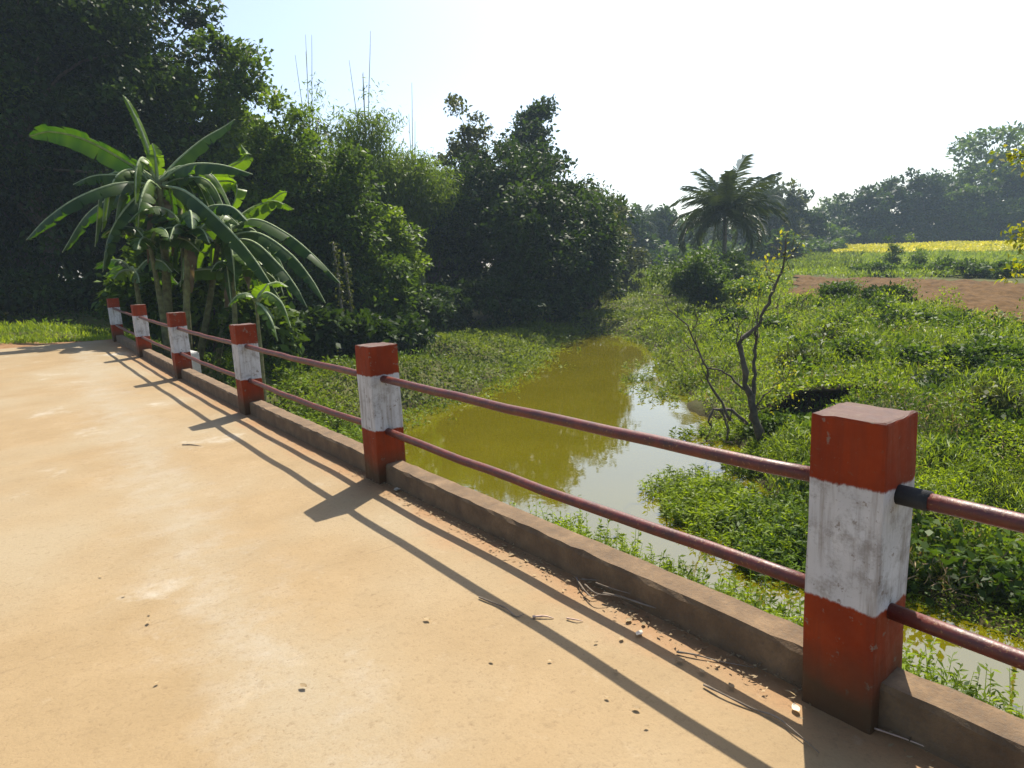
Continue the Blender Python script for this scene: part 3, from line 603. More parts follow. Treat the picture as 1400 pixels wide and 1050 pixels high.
def banana_plant(label, u, d, stems, leaves, dead=(), seed=0, width=.62):
    p = pt(u, 380, d); x, y = p[0], p[1]; zb = H(x, y); o0 = np.array([x, y, zb])
    root = empty('banana_plant', o0, label, 'banana plant', 'banana plants beside the railing')
    def W(q): return pt(q[0], q[1], d+(q[2] if len(q) > 2 else 0))-o0
    for (ub, dd, uh, vh, r) in stems:
        top = W((uh, vh, dd)); b = pt(ub, 430, d+dd)-o0; b[2] = H(b[0]+x, b[1]+y)-zb-.15
        t = Tubes(); t.add(curve([b, (b+top)/2+np.array([.03, .02, 0]), top], 9), [r*(1-.055*j) for j in range(9)], 9); ob('stem', t.mesh('stem', M_STEM), root)
    for i, (w, tint, fold, roll, tear, *pp) in enumerate(leaves):
        banana_leaf(root, [W(q) for q in pp], w, seed+i, tint, fold, roll, tear)
    if len(leaves) > 6:                       # shorter inner leaves crowding the crown
        rs = np.random.RandomState(seed+5)
        for i in range(17 if seed < 400 else 0):
            q0 = leaves[i % 3][5]; a = rs.uniform(0, 6.28); L = rs.uniform(.9, 2.0); h = rs.uniform(-.1, .9); b = W(q0)+np.array([0, 0, rs.uniform(-.5, .05)])
            dv = np.array([math.cos(a), math.sin(a), 0]); banana_leaf(root, [b, b+dv*L*.35+np.array([0, 0, .35*h+.2]), b+dv*L*.75+np.array([0, 0, .25*h]), b+dv*L+np.array([0, 0, -.4-.75*L*(1-h)])], rs.uniform(.36, .5), seed+200+i, rs.uniform(.15, .8), .6, 0, .5)
    for i, pp in enumerate(dead):
        rs = np.random.RandomState(seed+70+i); P = curve([W(q) for q in pp], 14); V = []; F = []; T = []
        for j in range(14):
            wj = .07*math.sin(math.pi*(j+.6)/15)*(0.6+.8*rs.rand()); V += [P[j]+np.array([wj, rs.normal()*.06, 0]), P[j], P[j]+np.array([-wj, rs.normal()*.06, 0])]; T += [.25*rs.rand()]*3
            if j: b = 3*(j-1); F += [(b, b+1, b+4, b+3), (b+1, b+2, b+5, b+4)]
        ob('dead_leaf', quadmesh('dead_leaf', np.array(V), np.array(F), M_DRY, np.array(T)), root)
banana_plant('tall banana plant with a furled yellow spear leaf beside the railing', 222, 16.2,
    [(225, 0, 218, 250, .125), (250, .5, 246, 285, .10)],
    [(.66, .10, .5, -.9, .12, (212, 248), (175, 222, -.3), (120, 192, -.5), (72, 180, -.6), (40, 186, -.6)),  # low tint puts the shaded underside into this leaf's colour
     (.17, 1.0, .1, .8, 0, (212, 245), (203, 205), (190, 170), (176, 142), (168, 130)),
     (.42, .98, .3, 1.2, .1, (216, 248), (214, 228), (212, 210), (208, 196)),
     (.66, .42, .4, -.5, .1, (222, 245), (240, 222, .3), (275, 192, .5), (305, 174, .6), (321, 163, .6)),
     (.60, .16, .6, -.3, .15, (222, 246), (255, 226, -.6), (300, 225, -1.0), (345, 238, -1.2)),
     (.60, .16, .6, .3, .2, (212, 250), (170, 240, -.6), (130, 240, -.9), (100, 252, -1.0)),
     (.62, .14, .7, .2, .25, (212, 252), (165, 250, -.9), (110, 268, -1.4), (65, 298, -1.5), (36, 328, -1.5)),
     (.60, .45, .8, 0, .7, (212, 252), (203, 248, -1.0), (192, 275, -1.6), (188, 312, -1.6)),
     (.60, .16, .8, .2, .5, (212, 254), (170, 262, .5), (120, 292, .9), (85, 345, 1.0)),
     (.60, .16, .8, 0, .4, (222, 254), (255, 262, -1.2), (300, 300, -1.8), (345, 350, -2.0), (385, 412, -2.0)),
     (.56, .75, .5, .7, .3, (225, 248), (262, 245, 1.2), (305, 232, 1.6), (335, 215, 1.7), (330, 198, 1.7)),
     (.56, .92, .5, .9, .2, (225, 250), (270, 250, .8), (318, 248, 1.0), (322, 270, 1.0), (308, 296, 1.0)),  # high tint puts sunlight on this leaf into its colour
     (.55, .16, .7, 0, .4, (218, 254), (225, 248, 1.5), (235, 275, 2.4), (238, 330, 2.6)),
     (.55, .21, .7, 0, .5, (216, 254), (180, 275, -.8), (150, 320, -1.2), (140, 372, -1.2))],
    [((222, 268), (232, 290, -.3), (236, 350, -.35)), ((215, 270), (205, 300, -.3), (203, 360, -.3)), ((240, 290, .3), (262, 320, .2), (268, 380, .1))], 300)
banana_plant('lower banana plant with long leaves drooping right over the bank', 290, 16.9,
    [(262, 0, 300, 320, .10), (285, .4, 322, 330, .085)],
    [(.58, .21, .7, 0, .3, (302, 322), (345, 300, -.4), (390, 318, -.7), (430, 350, -.9), (466, 388, -.9)),
     (.55, .16, .8, 0, .3, (305, 325), (350, 318, -.9), (395, 345, -1.4), (425, 380, -1.5), (445, 414, -1.5)),
     (.55, .16, .8, 0, .3, (305, 328), (345, 330, -1.2), (380, 360, -1.7), (405, 392, -1.8), (420, 420, -1.8)),
     (.50, .55, .4, .6, .3, (310, 320), (335, 290, .5), (372, 275, .8), (402, 286, .9)),
     (.45, .80, .4, .8, .2, (310, 320), (340, 300, .8), (378, 268, 1.1), (392, 262, 1.1)),
     (.50, .21, .7, .3, .5, (300, 322), (275, 318, -.6), (255, 345, -1.0), (246, 392, -1.0)),
     (.50, .60, .6, 0, .4, (306, 318), (318, 308, 1.0), (345, 325, 1.7), (356, 365, 1.8)),
     (.50, .14, .6, 0, .4, (303, 322), (310, 318, -1.4), (318, 350, -2.0), (322, 398, -2.1))],
    [((306, 334), (312, 360, -.3), (310, 420, -.3)), ((318, 338, .3), (335, 360, .2), (342, 410, .1))], 340, .55)
def auto_leaves(u, v, n, seed, lmin, lmax):      # leaves fanning out of one crown, in pixels and metres of depth
    rs = np.random.RandomState(seed); out = []
    for i in range(n):
        a = i*2.399+rs.uniform(-.3, .3); L = rs.uniform(lmin, lmax)*46; e = rs.uniform(.15, 1.25); c, dd = math.cos(a)*L, math.sin(a)*L/52
        out.append((rs.uniform(.48, .62), float(np.clip(rs.normal(.42, .25), .08, .95)), .5, rs.uniform(-.5, .5), .3, (u, v), (u+c*.30, v-L*.28*e, dd*.30), (u+c*.68, v-L*.34*e+4, dd*.68), (u+c*.95, v-L*.16*e+L*.22*(1.3-e), dd*.95)))
    return out
banana_plant('mid height banana plant crowded in front of the tall banana stem', 246, 15.4, [(240, 0, 256, 318, .10), (222, .4, 205, 335, .085)], auto_leaves(256, 318, 11, 61, 1.5, 2.4)+auto_leaves(205, 335, 8, 62, 1.2, 1.9), [((256, 330), (262, 350, -.2), (262, 400, -.2))], 700)
banana_plant('short banana plant filling the clump right above the rails', 318, 16.0, [(312, 0, 318, 372, .085)], auto_leaves(318, 372, 10, 63, 1.1, 1.9), [], 760)
banana_plant('low banana plant at the left foot of the clump', 187, 16.4, [(190, 0, 184, 375, .08)], auto_leaves(184, 375, 9, 64, 1.0, 1.7), [], 800)
banana_plant('young banana sucker with one glowing leaf behind the second white post', 345, 13.6,
    [(345, 0, 350, 412, .055)],
    [(.34, 1.0, .2, 1.1, 0, (352, 412), (355, 402), (360, 396), (366, 388)),
     (.30, .5, .6, 0, .2, (352, 412), (365, 400, -.3), (385, 414, -.5), (398, 448, -.5)),
     (.30, .4, .6, 0, .2, (352, 414), (360, 420, -.5), (372, 440, -.8), (380, 466, -.8)),
     (.28, .45, .6, 0, .2, (350, 412), (340, 402, -.2), (325, 404, -.3), (312, 418, -.3)),
     (.28, .6, .5, .4, .1, (352, 410), (362, 392, .4), (380, 386, .6), (394, 392, .6))], (), 380, .3)

# ------------------------------------------------------------------ fields
FIELD = np.array([pt(*c)[:2] for c in [(1078, 404, 33), (1150, 409, 29), (1240, 412, 26), (1300, 422, 22.5), (1345, 436, 19), (1420, 446, 17.5), (1700, 470, 17), (1750, 400, 38), (1400, 388, 38), (1250, 381, 46), (1085, 377, 58)]])
def inpoly(P, x, y):
    ins = np.zeros(np.shape(x), bool); n = len(P)
    for i in range(n):
        ax, ay = P[i]; bx, by = P[(i+1) % n]; ey = by-ay
        ins ^= ((ay > y) != (by > y)) & (x < (bx-ax)*(y-ay)/(ey if ey else 1e-9)+ax)
    return ins
def field_sheet():
    x0, y0 = FIELD.min(0); x1, y1 = FIELD.max(0); xs = np.arange(x0, x1, .30); ys = np.arange(y0, y1, .30); X, Y = np.meshgrid(xs, ys); rs = np.random.RandomState(5)
    X = X+rs.normal(size=X.shape)*.05; Y = Y+rs.normal(size=X.shape)*.05
    wob = inpoly(FIELD, X+wave(X, Y, 4, 61)*.5, Y+wave(X, Y, 4, 62)*.5)
    Z = height(X, Y)+.05+np.abs(rs.normal(size=X.shape))*.05+.035*np.sin((X*.55+Y*.83)*5.5)
    nx = len(xs); i = (np.arange(len(ys)-1)[:, None]*nx+np.arange(nx-1)[None]).ravel(); F = np.stack([i, i+1, i+nx+1, i+nx], 1)
    F = F[wob.ravel()[F].all(1)]; used = np.unique(F); remap = np.full(X.size, 0); remap[used] = np.arange(len(used))
    return quadmesh('ploughed_field', np.stack([X, Y, Z], -1).reshape(-1, 3)[used], remap[F], M_PLOUGH, smooth=False)
f_ = ob('ploughed_field', field_sheet()); tag(f_, kind='structure')
# bare red dirt where the road bends away past the bridge
def dirt_sheet():
    xs = np.linspace(-13, 0.2, 60); ys = np.linspace(YE+.02, 20.6, 24); X, Y = np.meshgrid(xs, ys); Y2 = YE+.02+(Y-YE-.02)*np.clip((0.5-X)/4.0+.12+.06*np.sin(X*3), 0.08, 1.0)
    Z = np.maximum(height(X, Y2)+.012, .20+wave(X, Y2, 1.2, 66)*.012); V = np.stack([X, Y2, Z], -1).reshape(-1, 3); i = (np.arange(23)[:, None]*60+np.arange(59)[None]).ravel()
    return quadmesh('dirt_track', V, np.stack([i, i+1, i+61, i+60], 1), M_DIRT, smooth=True)
t_ = ob('dirt_track', dirt_sheet()); tag(t_, kind='structure')

# ------------------------------------------------------------------ ground cover
def scatter(n, u0, u1, d0, d1, seed, pw=1.0):   # ground points, denser where nearer
    rs = np.random.RandomState(seed); u = rs.uniform(u0, u1, n); a = rs.rand(n)
    d = np.exp(np.log(d0)+(np.log(d1)-np.log(d0))*a) if pw == 1 else (d0**(1-pw)+a*(d1**(1-pw)-d0**(1-pw)))**(1/(1-pw))
    lat = (u-700)/FPX*d; x = CAM[0]+FH[0]*d+RH[0]*lat; y = CAM[1]+FH[1]*d+RH[1]*lat
    return rs, x, y, d
def offdeck(x, y): return ~((x < .36) & (x > -6) & (y < 17.4))
def stuff(name, V, T, mat, label, cat): return tag(ob(name, leaves_mesh(name, V, T, mat)), label, cat, kind='stuff')
def cover(name, n, u0, u1, d0, d1, seed, mask, mat, hveg, size, label, cat, droop=-.5, aspect=.42, pw=1.0, tv=.0, outw=.0):
    rs, x, y, d = scatter(n, u0, u1, d0, d1, seed, pw); s = sdw(x, y); m = mask(x, y, d, s, rs)&offdeck(x, y); x, y, d, s = x[m], y[m], d[m], s[m]
    hv = hveg(x, y, d); z = np.maximum(height(x, y), ZW-.02)+hv*rs.rand(len(x))**.8; C = np.stack([x, y, z], 1)
    sz = size(d); V = leaf_geo(C, sz, rs, None, 0, droop, aspect)
    T = np.clip(.52+.36*wave(x, y, 2.3, seed+1)+.22*wave(x, y, 9, seed+2)+rs.normal(size=len(x))*.16+tv, 0, 1)
    return stuff(name, V, T, mat, label, cat)
def leftside(x, y):                     # left of the stream axis
    return ((x-CAM[0])*RH[0]+(y-CAM[1])*RH[1])/np.maximum(1, (x-CAM[0])*FH[0]+(y-CAM[1])*FH[1]) < (815-700)/FPX
infield = lambda x, y: inpoly(FIELD, x, y)
mound = lambda x, y, a, b, s, sd: a+(b-a)*np.clip(.5+.55*wave(x, y, s, sd), 0, 1)**1.6
cover('bank_weeds', 185000, 860, 1560, 4.8, 36, 71, lambda x, y, d, s, r: (s > .0) & ~leftside(x, y) & ~infield(x, y) & ~onface(x, y) & (r.rand(len(x)) < .35+.65*sst(.2, 1.2, s)), M_WEED,
      lambda x, y, d: mound(x, y, .03, .95, 2.4, 5)*sst(.0, 1.5, sdw(x, y))+.05, lambda d: .032+.0030*d, 'lush green leafy weeds matting the sunny right bank', 'weeds')
cover('bank_grass', 75000, 880, 1500, 7, 34, 72, lambda x, y, d, s, r: (s > .1) & ~leftside(x, y) & ~infield(x, y) & ~onface(x, y), M_CROP,
      lambda x, y, d: mound(x, y, .02, .65, 3.1, 8), lambda d: .11+.0045*d, 'long yellow green grass blades rising among the right bank weeds', 'grass', -1.6, .10)
cover('broad_leaf_weeds', 26000, 880, 1540, 6, 30, 87, lambda x, y, d, s, r: (s > .2) & ~leftside(x, y) & ~infield(x, y) & ~onface(x, y) & (wave(x, y, 3.4, 90) > .25), M_MID,
      lambda x, y, d: .15+mound(x, y, .1, .75, 2.4, 5), lambda d: .085+.0055*d, 'patches of darker broad leaved weeds on the right bank', 'weeds', .1, .6)
cover('dry_stalks', 16000, 880, 1540, 6.5, 34, 88, lambda x, y, d, s, r: (s > .1) & ~leftside(x, y) & ~infield(x, y) & (wave(x, y, 4.2, 91) > .30), M_DRY,
      lambda x, y, d: .05+mound(x, y, .05, .6, 2.4, 5), lambda d: .12+.006*d, 'straw coloured dead stalks among the right bank weeds', 'dead stalks', -1.2, .08)
cover('marsh_plants', 75000, 690, 1080, 19, 100, 73, lambda x, y, d, s, r: (s > -.5) & (d > 19) & ~infield(x, y) & ((r.rand(len(x)) < .9) | (s > 1)), M_MARSH,
      lambda x, y, d: .04+mound(x, y, .0, .22, 5, 9), lambda d: .05+.0045*d, 'flat green marsh plants choking the stream beyond the pond', 'marsh plants', -.2, .4, .6)
cover('pond_margin_weeds', 60000, 380, 800, 13, 42, 74, lambda x, y, d, s, r: leftside(x, y) & (s > -1.6+.8*wave(x, y, 3, 4)) & (r.rand(len(x)) < sst(-1.8, 1.0, s)+.05), M_MARSH,
      lambda x, y, d: .03+mound(x, y, .0, .22, 2.5, 12), lambda d: .05+.0045*d, 'pale creeping weeds along the left margin of the pond', 'weeds', -.2, .36)
cover('woodland_floor', 26000, -150, 640, 14, 48, 75, lambda x, y, d, s, r: (s > 1.5) & ~((y < 22) & (x < .3)), M_MID,
      lambda x, y, d: .03+mound(x, y, .0, .35, 3, 14), lambda d: .06+.004*d, 'green ground plants on the shaded left bank', 'ground plants', -.3, .4)
cover('verge_grass', 36000, -160, 190, 12, 25, 76, lambda x, y, d, s, r: (y > 20.2+.2*wave(x, y, 2, 3)-np.clip(x+2.8, 0, 3)*.95) & (x < 2.2) & (y > YE+.25) & (y < 25), M_CROP,
      lambda x, y, d: .02+mound(x, y, .0, .16, 2, 15), lambda d: np.full_like(d, .16), 'sunlit grass verge where the road leaves the bridge', 'grass', -1.6, .14)
cover('crop_rows', 42000, 1030, 1500, 44, 96, 77, lambda x, y, d, s, r: ~infield(x, y) & ~leftside(x, y) & (d > 46), M_CROP,
      lambda x, y, d: .50-.0035*(d-46)+0*x, lambda d: .12+.004*d, 'bright green crop standing beyond the ploughed field', 'crop', -1.5, .2, .3)
cover('mustard_flowers', 38000, 1140, 1460, 94, 124, 78, lambda x, y, d, s, r: d > 94, M_MUSTARD,
      lambda x, y, d: .9+0*x, lambda d: np.full_like(d, .30), 'band of yellow mustard flowers before the field wood', 'mustard flowers', -.6, .6, 0.2)
cover('far_meadow', 20000, 800, 1180, 60, 125, 79, lambda x, y, d, s, r: ~infield(x, y), M_MARSH,
      lambda x, y, d: .4+0*x, lambda d: np.full_like(d, .55), 'pale rough meadow in front of the hazy trees', 'meadow', -.9, .3, 0.4)

def emergent(name, n, pos, mat, seed, hmin, hmax, label, leaf=.075, per=16):   # upright leafy water weeds
    rs = np.random.RandomState(seed); x, y = pos(rs, n); m = offdeck(x, y); x, y = x[m], y[m]; n = len(x)
    zb = np.maximum(height(x, y), ZW-.05); hh = hmin+(hmax-hmin)*rs.rand(n); f = np.tile((np.arange(per)+.5)/per, (n, 1)); le = rs.normal(size=(n, 2))*.18
    C = np.stack([(x[:, None]+le[:, :1]*f*hh[:, None]), y[:, None]+le[:, 1:]*f*hh[:, None], zb[:, None]+f*hh[:, None]], -1).reshape(-1, 3)
    A = rs.rand(len(C))*6.28; O = np.stack([np.cos(A), np.sin(A), .35+0*A], 1); V = leaf_geo(C, leaf, rs, O, 2.2, -.1, .30)
    T = np.clip(.45+.25*wave(C[:, 0], C[:, 1], 1.1, seed)+rs.normal(size=len(C))*.17+.15*np.tile(f.reshape(-1), 1)[:len(C)], 0, 1)
    W = np.empty((n, 4, 3)); b = np.stack([x, y, zb-.05], 1); tp = np.stack([x+le[:, 0]*hh, y+le[:, 1]*hh, zb+hh], 1)
    sd = np.array([RH[0], RH[1], 0])*.006; W[:, 0] = b-sd; W[:, 1] = b+sd; W[:, 2] = tp+sd*.4; W[:, 3] = tp-sd*.4
    return stuff(name, np.concatenate([V, W]), np.concatenate([T, np.full(n, .3)]), mat, label, 'weeds')
def strip(rs, n):                       # along the bridge foot
    t = rs.rand(n); a = np.array([gp(u, v, ZW)[:2] for u, v in ((735, 735), (830, 785), (930, 835), (1040, 882), (1110, 915), (1260, 985), (1420, 1060))])
    s = t*6; k = np.minimum(s.astype(int), 5); p = a[k]+(a[k+1]-a[k])*(s-k)[:, None]; w = rs.normal(size=(n, 2))*np.array([.30, .30]); return p[:, 0]+w[:, 0], p[:, 1]+w[:, 1]
emergent('water_weeds', 1500, strip, M_WEED, 81, .18, .5, 'upright green water weeds standing along the bridge foot', .075, 14)
def clump(pts, rad):
    def f(rs, n):
        k = rs.randint(0, len(pts), n); P = np.array([gp(u, v, ZW)[:2] for u, v in pts]); r = np.array(rad)[k]*np.sqrt(rs.rand(n)); a = rs.rand(n)*6.28
        return P[k, 0]+r*np.cos(a), P[k, 1]+r*np.sin(a)
    return f
emergent('pond_weed_mat', 1500, clump([(945, 675), (985, 690), (1030, 735), (960, 705), (1002, 596), (1040, 640)], [.8, .7, .9, .6, .7, .7]), M_WEED, 82, .12, .38, 'bushy green weeds in the water below the bare tree', .085, 12)
emergent('shore_weed_mat', 2600, clump([(1060, 720), (1080, 770), (1130, 755), (1200, 770), (1280, 765), (1370, 790), (1330, 745), (1400, 775)], [.9, .7, .8, .8, .8, .8, 1., 1.]), M_MID, 83, .10, .34, 'dense broad leaved weeds matting the shore behind the near post', .10, 10)
emergent('stray_pond_weeds', 240, clump([(905, 500), (900, 535), (930, 545), (870, 520), (960, 600)], [1.5, 1.2, 1.2, .6, .7]), M_MARSH, 84, .08, .3, 'scattered weeds poking from the silvery water under the right bank', .12, 8)
emergent('bank_foot_weeds', 500, clump([(400, 600), (440, 610), (480, 620), (380, 560)], [1.3, 1.3, 1.2, 1.3]), M_BRIGHT, 85, .2, .6, 'sunlit weeds on the bank below the kerb by the second post', .12, 10)

# ------------------------------------------------------------------ shrubs, saplings and the bare tree of the right bank
shrub('round dark bush below the coconut palm at the marsh edge', 955, 38, 342, 50, M_MID, 401, 90, 130, .20, .7)
shrub('leafy bush hiding the foot of the coconut palm', 1000, 45, 345, 36, M_MID, 404, 45, 110, .2, .6)
shrub('low spreading bush right of the round dark bush', 1020, 36, 385, 40, M_BRIGHT, 402, 45, 110, .18, .5)
shrub('dark green rounded bush at the ploughed field edge', 1146, 28, 392, 28, M_MID, 403, 40, 110, .14, .4)
RB = [(1195, 24, 425, 30, 'leafy mound bush below the field edge bush'), (1245, 20, 437, 42, 'wide dark leaved bush on the bank crest'), (1360, 14, 468, 60, 'big leafy bush on the bank near the yellowing sapling'),
      (1120, 20, 470, 36, 'shaded brown green bush on the mid bank'), (1060, 26, 440, 30, 'small bush in line with the bare tree fork'), (1300, 13, 520, 45, 'low bush on the slope above the eroded hollow'),
      (1180, 17, 490, 36, 'low dark bush over the hollow in the bank'), (1395, 11, 545, 50, 'broad bush on the near slope'), (1330, 10, 620, 45, 'spreading bush above the shore weeds'),
      (1000, 28, 430, 24, 'little bush beside the stream bend'), (1080, 13, 590, 45, 'dark broad leaved bush at the bare tree foot'), (1290, 8.6, 690, 55, 'mounded weeds bush beside the near post'), (1150, 22, 448, 26, 'dark tuft below the field edge bush'), (1215, 26, 410, 30, 'dark brown green bush touching the ploughed field'), (1320, 18, 440, 40, 'dark bush on the crest below the plough corner'), (1100, 17, 500, 40, 'olive thicket left of the undercut earth'), (1270, 15, 490, 34, 'dark tuft on the slope above the undercut earth')]
for i, (u, d, vt, hw, lb) in enumerate(RB): shrub(lb, u, d, vt, hw, (M_MID, M_DEEP, M_MID, M_OLIVE)[i % 4], 420+i, 36, 120, .055+.0045*d, .16+.011*d, low=-.2)
shrub('first young sapling at the crop edge before the mustard', 1218, 62, 326, 13, M_MID, 440, 16, 70, .22, .5, 'sapling', 'saplings in the crop')
shrub('second young sapling at the crop edge with paler top', 1252, 62, 324, 14, M_BRIGHT, 441, 16, 70, .22, .5, 'sapling', 'saplings in the crop')
for i, (u, d, vt, hw) in enumerate([(1175, 56, 366, 16), (1205, 52, 362, 22), (1290, 50, 358, 26), (1330, 47, 358, 26), (1370, 45, 360, 26), (1245, 52, 366, 18)]):
    shrub(['small hedge bush at the left of the field hedge', 'hedge bush below the first sapling', 'thick hedge bush right of the second sapling', 'middle hedge bush along the field top', 'last hedge bush near the yellowing sapling', 'low hedge bush below the second sapling'][i], u, d, vt, hw, M_MID, 450+i, 26, 90, .26, .5, group='hedge bushes between plough and mustard')

def earth_bank():                       # undercut lip of bare earth
    l0 = (1165-700)/FPX*13.6; V = []; F = []; n = 40; rs = np.random.RandomState(8)
    c = CAM+FH*13.6+RH*l0; o0 = np.array([c[0], c[1], H(c[0]-FH[0]*.4, c[1]-FH[1]*.4)])
    prof = [(-.15, -.25), (.10, .02), (.30, .16), (.34, .30), (.20, .42), (-.02, .50), (-.05, .56), (.15, .62), (.6, .60), (1.1, .35)]
    for i in range(n):
        l = -1.75+3.5*i/(n-1); e = .74*max(0.0, 1-(abs(l)/1.77)**4); d0 = -.05*l*l; j = 1+.25*math.sin(l*5.1)+.15*math.sin(l*13+1)
        for (dd, zz) in prof:
            p = RH*l+FH*(d0+dd*j+rs.normal()*.012)+np.array([0, 0, (zz+.10)*e*(.85+.15*j)-.10+rs.normal()*.012]); V.append(p)
        if i: a = 10*(i-1); F += [(a+k, a+k+1, a+k+11, a+k+10) for k in range(9)]
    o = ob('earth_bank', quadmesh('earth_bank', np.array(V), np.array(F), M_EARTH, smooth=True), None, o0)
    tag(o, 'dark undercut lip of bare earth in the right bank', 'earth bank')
    V = []; rs = np.random.RandomState(4); C = []
    for k in range(2600):
        l = rs.uniform(-1.85, 1.85); dd = rs.uniform(-.12, 1.0); C.append(o0+RH*l+FH*(dd-.05*l*l)+np.array([0, 0, .43*max(0, 1-(abs(l)/1.77)**4)+rs.rand()*.12-.25*max(0, dd-.5)]))
    C = np.array(C); stuff('bank_lip_weeds', leaf_geo(C, .10, rs, None, 0, -.2, .4), np.clip(.55+rs.normal(size=len(C))*.2, 0, 1), M_WEED, 'green weeds trailing over the undercut earth lip', 'weeds')
earth_bank()
def bare_tree():
    d = 12.4; p = pt(1042, 380, d); o0 = np.array([p[0], p[1], max(H(p[0], p[1]), ZW)-.02])
    root = empty('bare_tree', o0, 'nearly bare crooked tree with few yellow leaves at the water edge', 'tree')
    W = lambda q: pt(q[0], q[1], d+(q[2] if len(q) > 2 else 0))-o0
    t = Tubes(); tw = []
    def br(q, r0, r1, n=14, s=7):
        P = curve([W(a) for a in q], n); rs = np.random.RandomState(len(t.v)); P[1:-1] += rs.normal(size=(n-2, 3))*.020
        t.add(P, [(r0+(r1-r0)*j/(n-1))*.72*(1+.16*math.sin(j*2.3)) for j in range(n)], s); tw.append(P); return P
    br([(1046, 632), (1040, 600), (1031, 570), (1027, 540)], .14, .10, 10, 9)
    br([(1027, 545), (1018, 515), (1012, 480), (1018, 462), (1035, 445), (1045, 425), (1055, 400), (1066, 375), (1073, 345), (1076, 318)], .085, .016, 26, 8)
    br([(1030, 555), (1030, 520, .1), (1032, 480, .15), (1034, 448, .1)], .06, .035)
    br([(1034, 470, .1), (1036, 435, .1), (1037, 405, .1)], .022, .008, 8, 5)
    br([(1012, 482), (1008, 462), (1008, 440)], .025, .008, 8, 5)
    br([(1024, 535), (1008, 522), (990, 508), (972, 503), (958, 497)], .035, .018, 12, 6)
    br([(998, 575), (985, 545), (970, 525), (966, 505), (955, 480), (945, 455), (935, 440), (918, 425), (906, 408), (893, 403)], .04, .006, 22, 6)
    br([(1022, 580), (1008, 566), (992, 560), (978, 558), (970, 568), (972, 582)], .05, .03, 12, 7)
    br([(985, 560), (992, 572), (994, 592), (992, 605)], .035, .015, 8, 6); br([(972, 575), (969, 592), (966, 604)], .018, .01, 6, 5); br([(1000, 562), (998, 585), (996, 600)], .02, .01, 6, 5)
    br([(955, 480), (942, 478), (930, 482)], .012, .004, 6, 5); br([(945, 455), (952, 440), (950, 428)], .012, .004, 6, 5)
    br([(1045, 425), (1070, 418, -.2), (1095, 420, -.3)], .014, .004, 8, 5); br([(1060, 390), (1048, 372), (1050, 352)], .016, .004, 8, 5); br([(1070, 360), (1082, 348), (1086, 332)], .014, .004, 8, 5)
    br([(1032, 560), (1048, 540), (1060, 525)], .03, .008, 8, 5); br([(1060, 525), (1072, 520), (1080, 505)], .01, .004, 6, 5)
    rs = np.random.RandomState(21)
    for P in list(tw[1:]):
        for k in range(7):
            b = P[rs.randint(1, len(P))]; g1 = b+rs.normal(size=3)*.13+np.array([0, 0, .07]); g2 = g1+rs.normal(size=3)*.12+np.array([0, 0, .06])
            t.add([b, g1, g2], [.008, .005, .002], 4)
    ob('trunk', t.mesh('trunk', M_BARK), root)
    rs = np.random.RandomState(9); CC = []
    for (u, v, n, s) in ((1072, 345, 34, .16), (1062, 375, 26, .16), (1050, 360, 22, .14), (1035, 395, 26, .2), (1020, 400, 16, .16), (1085, 338, 12, .1), (1074, 322, 12, .08), (1056, 398, 14, .12), (1060, 525, 40, .2), (1078, 510, 40, .2), (1070, 550, 50, .25)):
        CC.append(W((u, v))+rs.normal(size=(n, 3))*s)
    C = np.concatenate(CC); ob('leaves', leaves_mesh('leaves', leaf_geo(C, .075, rs, None, 0, .4, .5), np.clip(.5+rs.normal(size=len(C))*.25, 0, 1), M_YELLOW), root)
bare_tree()
def edge_sapling():
    d = 9.0; p = pt(1432, 380, d); o0 = np.array([p[0], p[1], H(p[0], p[1])]); root = empty('sapling', o0, 'yellowing leafy sapling at the right bank top', 'sapling')
    W = lambda q: pt(q[0], q[1], d+(q[2] if len(q) > 2 else 0))-o0
    t = Tubes(); b = np.array([0, 0, -.1]); t.add(curve([b, W((1436, 420)), W((1428, 300)), W((1432, 170))], 14), [.035*(1-.06*j) for j in range(14)], 6)
    rs = np.random.RandomState(3); CC = []
    for (u0, v0, u1, v1) in ((1430, 235, 1378, 212), (1428, 330, 1384, 320), (1432, 380, 1382, 372), (1430, 300, 1398, 345), (1432, 260, 1470, 230), (1430, 200, 1450, 160), (1434, 340, 1480, 330)):
        P = curve([W((u0, v0)), W(((u0+u1)/2, (v0+v1)/2-8)), W((u1, v1))], 8); t.add(P, [.012*(1-.1*j) for j in range(8)], 5)
        CC.append(np.repeat(P[2:], 14, 0)+rs.normal(size=(84, 3))*.07)
    C = np.concatenate(CC); ob('stem', t.mesh('stem', M_BARK), root); ob('leaves', leaves_mesh('leaves', leaf_geo(C, .085, rs, None, 0, .5, .5), np.clip(.5+rs.normal(size=len(C))*.3, 0, 1), M_YELLOW), root)
edge_sapling()
# creeper-wrapped thin trunk in the shade of the left bank
def vine_trunk(label, u, d, vtop, vbot, seed):
    p = pt(u, 380, d); o0 = np.array([p[0], p[1], H(p[0], p[1])]); root = empty('creeper_trunk', o0, label, 'tree trunk'); hgt = pt(u, vtop, d)[2]-o0[2]
    t = Tubes(); t.add(curve([(0, 0, -.2), (.08, .05, hgt*.5), (0, .1, hgt)], 10), [.04]*10, 7); ob('trunk', t.mesh('trunk', M_BARKG), root)
    rs = np.random.RandomState(seed); n = 260; z = rs.rand(n)*hgt; C = np.stack([rs.normal(size=n)*.06+.04, rs.normal(size=n)*.06, z], 1)
    ob('creeper', leaves_mesh('creeper', leaf_geo(C, .12, rs, None, 0, .4, .6), np.clip(.4+rs.normal(size=n)*.25, 0, 1), M_OLIVE), root)
vine_trunk('thin pale trunk wrapped in creeper before the shaded wood', 461, 22, 330, 470, 1)
